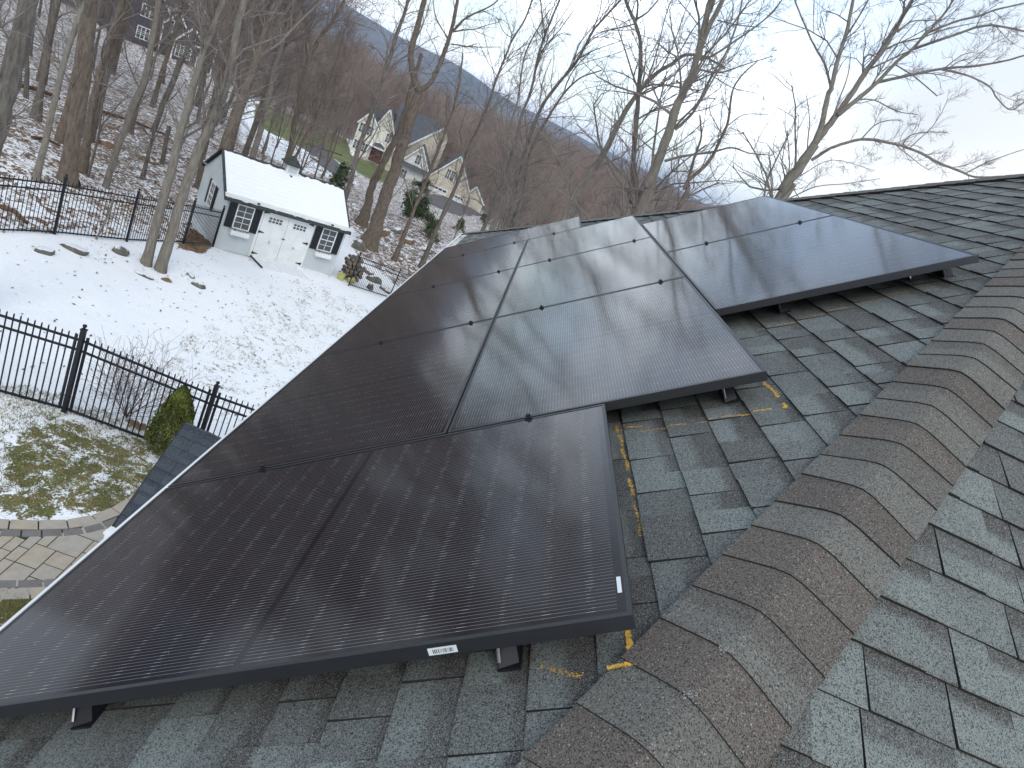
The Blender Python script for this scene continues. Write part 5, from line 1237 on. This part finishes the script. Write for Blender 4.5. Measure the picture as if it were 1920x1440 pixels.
# ------------------------------------------------------------------ the trees one can tell apart
def build_trees():
    G = 'bare trees around the yard'; W_ = 'slender trunks in the woods behind the far fence'
    T = tree
    # left wood, near to far
    T('thick dark grey trunk cut by the left edge of the picture', [([(-30, 330), (-2, 220), (22, 130), (44, 50), (60, -30)], (62, 50))], 'bark_dark', D=14, group=G, dens=.8, rmin=.004)
    T('thin pale trunk in front of the left woods, leaning over a fallen log', [([(66, 338), (85, 268), (105, 178), (128, 90), (150, 28), (160, -20)], (19, 13))], 'bark_grey', group=G, dens=.9)
    T('widest brown trunk standing right behind the far fence', [([(124, 343), (138, 250), (155, 150), (167, 55), (175, -20)], (44, 35))], 'bark_brown', group=G, dens=.8)
    T('straight trunk rising just right of the widest brown trunk', [([(162, 270), (180, 172), (200, 100), (220, 37), (232, -20)], (23, 18))], 'bark_brown', group=G, D=27)
    T('dark trunk in the upper left with snow on both sides', [([(80, 152), (92, 75), (108, 0), (112, -20)], (19, 14))], 'bark_dark', D=33, group=G)
    T('bent trunk with a greenish lower half, left of the twin-trunk tree', [([(198, 352), (217, 288), (233, 248), (250, 195), (271, 150), (288, 62), (300, -20)], (17, 15))], 'bark_grey', group=G)
    T('thin dark sapling between the widest trunk and the bent trunk', [([(165, 331), (183, 262), (191, 200), (202, 120), (208, 60)], (7, 4)), ([(187, 240), (215, 205), (240, 178)], (4, 2))], 'bark_dark', group=G)
    T('dark broken stub trunk standing in the snow left of the shed', [([(303, 308), (312, 262), (318, 236)], (10, 12))], 'bark_dark', group=G, extend=0, dens=.6)
    T('left stem of the twin-trunk grey tree standing in the snowy lawn', [([(272, 502), (290, 430), (315, 345), (335, 262), (358, 180), (382, 100), (410, 25), (424, -20)], (25, 16)), ([(351, 205), (330, 160), (312, 120)], (5, 2.5)), ([(378, 115), (405, 90), (440, 60)], (5, 2))], 'bark_grey', group=G, dens=.9)
    T('right stem of the twin-trunk grey tree, passing in front of the shed gable', [([(300, 508), (325, 425), (350, 345), (376, 272), (404, 212), (426, 150), (445, 50), (460, -20)], (27, 17)), ([(382, 262), (430, 232), (480, 218)], (4, 2)), ([(405, 208), (450, 185), (520, 150)], (4, 2))], 'bark_grey', group=G, dens=.9)
    T('brown trunk seen above the shed roof ridge at its left end', [([(440, 238), (463, 160), (482, 100), (498, 50), (512, -20)], (24, 19))], 'bark_brown', D=31, group=G)
    T('slender grey trunk just right of the one above the shed ridge', [([(487, 250), (503, 180), (520, 110), (550, 12), (560, -20)], (15, 13))], 'bark_grey', D=30, group=G)
    T('tall trunk above the shed cupola with a side branch near its top', [([(543, 287), (552, 232), (562, 187), (568, 148), (582, 105), (602, 68), (622, 42), (645, 2), (655, -20)], (15, 8)), ([(583, 104), (580, 60), (568, 20), (562, -15)], (6, 4)), ([(600, 70), (635, 38), (680, 48), (705, 58)], (3, 1.5))], 'bark_brown', D=36, group=G)
    T('very thin grey tree left of the tall trunk above the cupola', [([(488, 318), (500, 262), (522, 205), (540, 150), (547, 100)], (5, 3))], 'bark_grey', D=34, group=G)
    T('thin dark trunk crossing in front of the cream house', [([(652, 357), (670, 287), (692, 225), (712, 167), (730, 112), (745, 62), (760, 20), (770, -20)], (13, 8)), ([(727, 120), (705, 92), (690, 85)], (3, 1.5))], 'bark_dark', D=29, group=G)
    T('big oak forking high into two heavy limbs, in front of the cream house', [([(708, 415), (730, 350), (750, 287), (768, 230), (785, 172)], (32, 23)), ([(785, 172), (776, 145), (771, 115), (771, 92), (782, 52), (796, 0), (803, -25)], (18, 13)), ([(785, 172), (807, 155), (825, 120), (842, 72), (855, 18), (860, -20)], (13, 8)), ([(848, 60), (868, 38), (888, 26), (925, 8), (950, -20)], (6, 3)), ([(842, 75), (818, 35), (812, 0)], (4, 2)), ([(846, 83), (890, 88), (940, 88)], (3.5, 1.5))], 'bark_brown', D=36, group=G)
    T('plain trunk just left of the forked oak, sharing its foot', [([(690, 385), (697, 350), (718, 307), (738, 268), (755, 225), (770, 170), (790, 100)], (21, 9))], 'bark_brown', D=40, group=G, dens=.8)
    T('thin trunk before the dark evergreen and the white gable', [([(764, 425), (780, 385), (803, 329), (818, 291), (833, 252), (850, 205), (862, 150), (868, 100)], (9, 4))], 'bark_brown', D=36, group=G)
    T('thin leaning trunk right of the garage doors', [([(818, 432), (834, 394), (856, 347), (869, 310), (882, 270), (899, 235), (918, 188), (932, 145), (950, 100), (962, 72), (985, 35), (1000, -10)], (9, 4)), ([(962, 72), (945, 60), (930, 30)], (2.5, 1.2))], 'bark_dark', D=37, group=G)
    T('thin dark trunk standing at the roof edge below the far ridge', [([(905, 432), (925, 385), (945, 338), (966, 270), (978, 216), (996, 169), (1012, 95), (1030, 45), (1052, -5)], (9, 5)), ([(1021, 62), (1016, 25), (1013, -10)], (4, 3)), ([(1003, 130), (1020, 90), (1050, 55), (1075, 20)], (3.5, 2))], 'bark_dark', D=31, group=G)
    T('thinnest of the trunks at the roof edge, its top bending left', [([(925, 425), (945, 330), (958, 235), (970, 195), (976, 150), (985, 100), (1012, 47), (1030, 20)], (6, 3))], 'bark_grey', D=33, group=G)
    T('slim trunk leaning right with a feathery crown', [([(945, 420), (975, 310), (1010, 212), (1040, 165), (1080, 117), (1108, 65), (1122, 45), (1168, -5)], (10, 5)), ([(1110, 60), (1125, 20), (1130, -15)], (3.5, 2)), ([(1085, 110), (1120, 92), (1170, 75)], (3, 1.5))], 'bark_dark', D=27, group=G)
    T('slim low-forked trunk between the slim leaning tree and the snapped tree', [([(970, 400), (990, 297), (1025, 225), (1060, 172), (1090, 145), (1128, 132)], (8, 3)), ([(1058, 174), (1063, 155), (1080, 125), (1110, 95)], (4, 2))], 'bark_dark', D=27, group=G)
    T('crooked grey trunk with a snapped stub low down, leaning to the right', [([(1055, 420), (1080, 362), (1110, 322), (1135, 282), (1160, 232), (1187, 186), (1222, 145), (1257, 122), (1285, 103), (1325, 108), (1360, 128)], (19, 5)), ([(1122, 305), (1112, 312), (1104, 318)], (8, 6)), ([(1205, 165), (1230, 158), (1280, 165), (1310, 170)], (6, 2.5)), ([(1215, 150), (1232, 95), (1248, 30), (1265, -15)], (4, 2.5)), ([(1235, 138), (1262, 85), (1285, 20), (1300, -10)], (4, 2))], 'bark_grey', D=25, group=G)
    T('nearly upright dark trunk crossing the crooked grey one', [([(1185, 410), (1187, 357), (1187, 300), (1194, 225), (1197, 175), (1201, 120), (1201, 80), (1192, 45), (1177, 12), (1170, -20)], (14, 8)), ([(1193, 40), (1196, 8), (1190, -20)], (6, 4)), ([(1194, 36), (1215, 22), (1238, -5)], (5, 3)), ([(1196, 178), (1160, 172), (1120, 168)], (4, 1.5)), ([(1190, 45), (1150, 55), (1115, 62)], (4, 1.5))], 'bark_dark', D=24, group=G)
    T('big pale trunk dividing near the top edge, centre right', [([(1200, 395), (1213, 350), (1235, 300), (1257, 237), (1272, 192), (1295, 145), (1309, 100), (1320, 50), (1332, 0), (1338, -25)], (27, 13)), ([(1310, 100), (1327, 55), (1345, 20), (1362, -15)], (15, 11)), ([(1266, 243), (1283, 228), (1305, 202), (1335, 142), (1362, 98), (1383, 40), (1395, -15)], (9, 4)), ([(1246, 302), (1285, 292), (1335, 285), (1372, 277), (1405, 287), (1445, 291)], (7, 2.5)), ([(1310, 112), (1340, 102), (1385, 72), (1440, 32), (1470, -5)], (7, 3)), ([(1308, 130), (1350, 136), (1400, 120), (1450, 105)], (5, 2)), ([(1335, 142), (1375, 165), (1420, 175)], (3, 1.5)), ([(1345, 38), (1385, 47), (1440, 52)], (4, 2))], 'bark_grey', D=23, group=G)
    T('forked young tree behind the far corner of the panels, low at the sky edge', [([(1270, 395), (1282, 355), (1291, 337), (1302, 295), (1315, 255), (1312, 215)], (10, 4)), ([(1291, 338), (1330, 302), (1350, 262), (1365, 228), (1372, 175), (1390, 142), (1420, 115)], (10, 3)), ([(1365, 235), (1395, 215), (1440, 215)], (3, 1.5)), ([(1355, 255), (1330, 205), (1345, 180)], (3, 1.5))], 'bark_brown', D=22, group=G)
    T('great spreading tree at the right whose long limb droops onto the far roof hip', [([(1452, 395), (1466, 357), (1502, 310), (1527, 270)], (32, 25)),
        ([(1527, 270), (1541, 232), (1552, 180), (1560, 160), (1572, 107), (1587, 62), (1598, 8), (1603, -20)], (16, 9)), ([(1558, 165), (1547, 122), (1532, 95), (1517, 65), (1492, 5), (1487, -15)], (7, 4)), ([(1533, 95), (1547, 65), (1540, 30)], (3, 2)), ([(1585, 70), (1605, 40), (1628, 0), (1636, -15)], (6, 4)),
        ([(1527, 270), (1550, 240), (1575, 207), (1600, 170), (1627, 130), (1657, 92), (1675, 62), (1695, 25), (1714, -5)], (19, 10)), ([(1683, 60), (1710, 40), (1750, 38), (1790, 34)], (5, 2)),
        ([(1572, 215), (1615, 180), (1647, 152), (1677, 120), (1710, 92), (1740, 60), (1775, 20), (1795, -10)], (13, 6)), ([(1738, 62), (1790, 41), (1835, 30), (1868, 18), (1925, 5)], (7, 5)), ([(1712, 92), (1777, 70), (1840, 49), (1880, 50), (1925, 60)], (8, 5)), ([(1830, 50), (1845, 25), (1868, 10)], (3, 2)),
        ([(1647, 154), (1700, 142), (1765, 129), (1827, 124), (1880, 115), (1925, 103)], (9, 5)), ([(1765, 130), (1815, 142), (1855, 162), (1870, 185), (1895, 206), (1922, 190)], (6, 2.5)), ([(1680, 122), (1712, 142), (1740, 165), (1757, 180)], (4, 3)),
        ([(1522, 300), (1545, 285), (1565, 275), (1615, 261), (1665, 267), (1715, 282), (1760, 305), (1802, 322), (1830, 332), (1880, 330)], (9, 5)), ([(1615, 261), (1640, 235), (1665, 226), (1690, 225)], (4, 2)), ([(1693, 270), (1705, 255), (1735, 248), (1775, 248)], (4, 2)), ([(1812, 324), (1850, 305), (1890, 290), (1920, 280)], (4, 2)),
        ([(1560, 225), (1572, 190), (1590, 140), (1595, 100)], (5, 2)), ([(1605, 186), (1640, 188), (1680, 208), (1720, 215)], (4, 2)), ([(1512, 305), (1515, 260), (1518, 225), (1512, 180)], (4, 2)), ([(1478, 340), (1480, 300), (1476, 245)], (4, 2.5)), ([(1500, 330), (1560, 300), (1640, 320)], (2.5, 1.2)), ([(1480, 372), (1530, 350), (1580, 345), (1650, 335)], (3.5, 1.5))],
        'bark_grey', D=19, group=G, dens=1.25, seed=77, rmin=.003)
    # young growth behind the far fence
    T('bare sapling leaning in front of the far fence', [([(178, 452), (200, 410), (222, 345), (245, 302), (270, 262)], (5, 2)), ([(226, 338), (262, 330), (290, 345)], (2, 1))], 'bark_grey', group=G, dens=1.2, extend=0)
    T('tangled brushy sapling right of the bent trunk', [([(245, 250), (256, 200), (272, 160), (285, 110)], (13, 7)), ([(254, 210), (270, 185), (300, 160)], (3, 1.5))], 'bark_brown', group=G)
    T('two-stemmed dark sapling between the bent trunk and the twin-trunk tree', [([(285, 262), (300, 200), (318, 160), (335, 110)], (8, 5)), ([(303, 192), (322, 185), (350, 150)], (4, 2))], 'bark_dark', D=30, group=G)
    # copies for the many similar trunks of the woods
    rnd = random.Random(31); protos = []
    for k in range(5):
        r = np.random.default_rng(100 + k); h = (13, 16, 11, 18, 14)[k]; base = np.array([0, 0, 0.0]); n = 7; pts = [base]; c = np.array([rnd.uniform(-.08, .08), rnd.uniform(-.08, .08), 1.0])
        for i in range(n): c = c + r.normal(size=3) * .045; c[2] = 1; c = c / np.linalg.norm(c); pts.append(pts[-1] + c * h / n)
        r0 = (.11, .15, .08, .18, .10)[k]; rad = np.linspace(r0, .015, n + 1); Q, rq = refine(pts, rad, 3, .02, r); rq *= 1 + .35 * np.exp(-Q[:, 2] / .4); Q[0][2] = -.5
        o = empty('bare_tree', (0, 0, 0)); a = Branches(k); a.stem(Q, rq); tw = Branches(k + 9); tw.spawn(Q, rq, 2.6, .24, 3, .009, .5, .28, lmax=4); 
        a.build('trunk', M[('bark_dark', 'bark_brown', 'bark_grey', 'bark_brown', 'bark_dark')[k]], o, 7); tw.build('branches', M['twig_far'], o, 3); protos.append(o)
    lb = ['slim dark tree among many in the snowy woods behind the far fence and shed', 'straight brown tree among many in the snowy woods behind the far fence and shed', 'low greyish tree among many in the snowy woods behind the far fence and shed', 'tall brown tree among many in the snowy woods behind the far fence and shed', 'slight dark tree among many in the snowy woods behind the far fence and shed']
    spots = []; used = [False] * 5
    tries = 0
    while len(spots) < 92 and tries < 4000:
        tries += 1; az = rnd.uniform(-12, 41); d = rnd.uniform(27, 88) if az > 17 else rnd.uniform(42, 92)
        if az < 17: 
            if rnd.random() < .72: continue
        if 4.5 < az < 17 and (d > 60 or rnd.random() < .45): continue
        if 17 <= az < 25 and d > 72: continue
        if 25 < az < 34 and (rnd.random() < .55): continue
        x, y = d * math.cos(R(az)), d * math.sin(R(az))
        if any((x - a) ** 2 + (y - b) ** 2 < 6 for a, b, _ in spots): continue
        spots.append((x, y, az))
    for i, (x, y, az) in enumerate(spots):
        k = rnd.randrange(5); src = protos[k]
        if not used[k]: o = src; used[k] = True
        else:
            o = src.copy(); COL.objects.link(o)
            for ch in src.children: c = ch.copy(); COL.objects.link(c); c.parent = o
        s = rnd.uniform(.8, 1.2) * (1 if az > 22 else .55); o.location = (x, y, g1(x, y)); o.scale = (s, s, s * rnd.uniform(.9, 1.1)); o.rotation_euler = (rnd.uniform(-.05, .05), rnd.uniform(-.05, .05), rnd.uniform(0, 6.28))
        t = lb[k] if az > 6 else lb[k].replace('in the snowy woods behind the far fence and shed', 'rising from the brown hillside behind the panels')
        prop(o, t, 'tree', 'woodland trees behind the far fence' if az > 6 else 'hillside trees behind the panels')
    for k in range(5):
        if not used[k]: [bpy.data.objects.remove(c) for c in list(protos[k].children)]; bpy.data.objects.remove(protos[k])

def build_forest():
    """the far wood that reads as one mass: tree meshes placed on a point cloud"""
    kinds = bpy.data.collections.new('forest_tree_kinds'); rnd = random.Random(3)
    for k in range(5):
        r = np.random.default_rng(500 + k); h = (15, 17, 13, 16, 14)[k]; pts = [np.zeros(3)]; c = np.array([0, 0, 1.0])
        for i in range(5): c = c + r.normal(size=3) * .06; c[2] = 1; c /= np.linalg.norm(c); pts.append(pts[-1] + c * h / 5)
        rad = np.linspace(.17, .03, 6); a = Branches(k); a.stem(pts, rad); a.spawn(np.array(pts), rad, 3.0, .30, 2, .028, .65, .12, lmax=5, lmin=.6); me = a.mesh('forest_tree', 3); me.materials.append(M['twig_forest'][k % 3]); o = bpy.data.objects.new('forest_tree', me); kinds.objects.link(o)
    P = []; S = []; n = 0
    for _ in range(40000):
        az = rnd.uniform(-30, 46); d = math.sqrt(rnd.uniform(60 ** 2, 520 ** 2)); x, y = d * math.cos(R(az)), d * math.sin(R(az))
        lo = 118 if az > 26 else 112 if az > 19 else 132 if az > 3 else 92 if az > 0 else 66
        if 24 < az < 33: lo = 116
        if d < lo or (d > 150 and rnd.random() < .45): continue
        P.append((x, y)); S.append(rnd.uniform(.75, 1.15) * (.62 if d < 130 and az < 24 else .85 if d < 220 and az < 24 else 1)); n += 1
        if n >= 5200: break
    P = np.array(P); Z = ground(P[:, 0], P[:, 1]) - .4; me = bpy.data.meshes.new('forest'); me.from_pydata([(a, b, c) for (a, b), c in zip(P, Z)], [], [])
    o = bpy.data.objects.new('forest', me); COL.objects.link(o); prop(o, 'brown leafless forest covering the hillside beyond the houses', kind='stuff')
    at = me.attributes.new('size', 'FLOAT', 'POINT'); at.data.foreach_set('value', S); at = me.attributes.new('turn', 'FLOAT', 'POINT'); at.data.foreach_set('value', [rnd.uniform(0, 6.28) for _ in S])
    ng = bpy.data.node_groups.new('forest', 'GeometryNodeTree'); ng.interface.new_socket('Geometry', in_out='INPUT', socket_type='NodeSocketGeometry'); ng.interface.new_socket('Geometry', in_out='OUTPUT', socket_type='NodeSocketGeometry'); N = ng.nodes.new; L = ng.links.new
    gi, go = N('NodeGroupInput'), N('NodeGroupOutput'); ci = N('GeometryNodeCollectionInfo'); ci.inputs['Collection'].default_value = kinds; ci.inputs['Separate Children'].default_value = True; ci.inputs['Reset Children'].default_value = True
    ip = N('GeometryNodeInstanceOnPoints'); ip.inputs['Pick Instance'].default_value = True; ri = N('FunctionNodeRandomValue'); ri.data_type = 'INT'; ri.inputs[4].default_value = 0; ri.inputs[5].default_value = 4
    a1 = N('GeometryNodeInputNamedAttribute'); a1.data_type = 'FLOAT'; a1.inputs[0].default_value = 'size'; a2 = N('GeometryNodeInputNamedAttribute'); a2.data_type = 'FLOAT'; a2.inputs[0].default_value = 'turn'; cx = N('ShaderNodeCombineXYZ'); L(a2.outputs[0], cx.inputs[2])
    L(gi.outputs[0], ip.inputs['Points']); L(ci.outputs[0], ip.inputs['Instance']); L(ri.outputs[2], ip.inputs['Instance Index']); L(cx.outputs[0], ip.inputs['Rotation']); L(a1.outputs[0], ip.inputs['Scale']); L(ip.outputs[0], go.inputs[0])
    md = o.modifiers.new('forest', 'NODES'); md.node_group = ng

def build_haze():
    mb = MB(); mb.box((-1000, -6500, 8 - 75), (10500, 0, 0), (0, 14000, 0), (0, 0, 75 + 140)); o = mb.build('haze', M['haze']); prop(o, kind='stuff')

def main():
    init_mats(); more_mats(); setup_world(); setup_camera()
    M['twig_forest'] = [simple('forest_twigs_' + n, c, .95, .25, .05) for n, c in (('brown', (.29, .235, .205)), ('red', (.30, .225, .19)), ('grey', (.29, .255, .225)))]
    build_terrain(); build_house(); build_panels(); build_walk(); build_fences(); build_shed(); build_rocks(); build_shrubs(); build_ground_clutter(); build_far_houses()
    ground_patch('driveway', [(800, 362), (870, 380), (888, 388), (900, 404), (850, 402), (795, 378)], M['asphalt'])
    ground_patch('road', [(575, 275), (600, 270), (640, 312), (668, 330), (655, 345), (600, 310)], M['asphalt'])
    build_trees(); build_forest()
    if HAZE > 0: build_haze()
main()
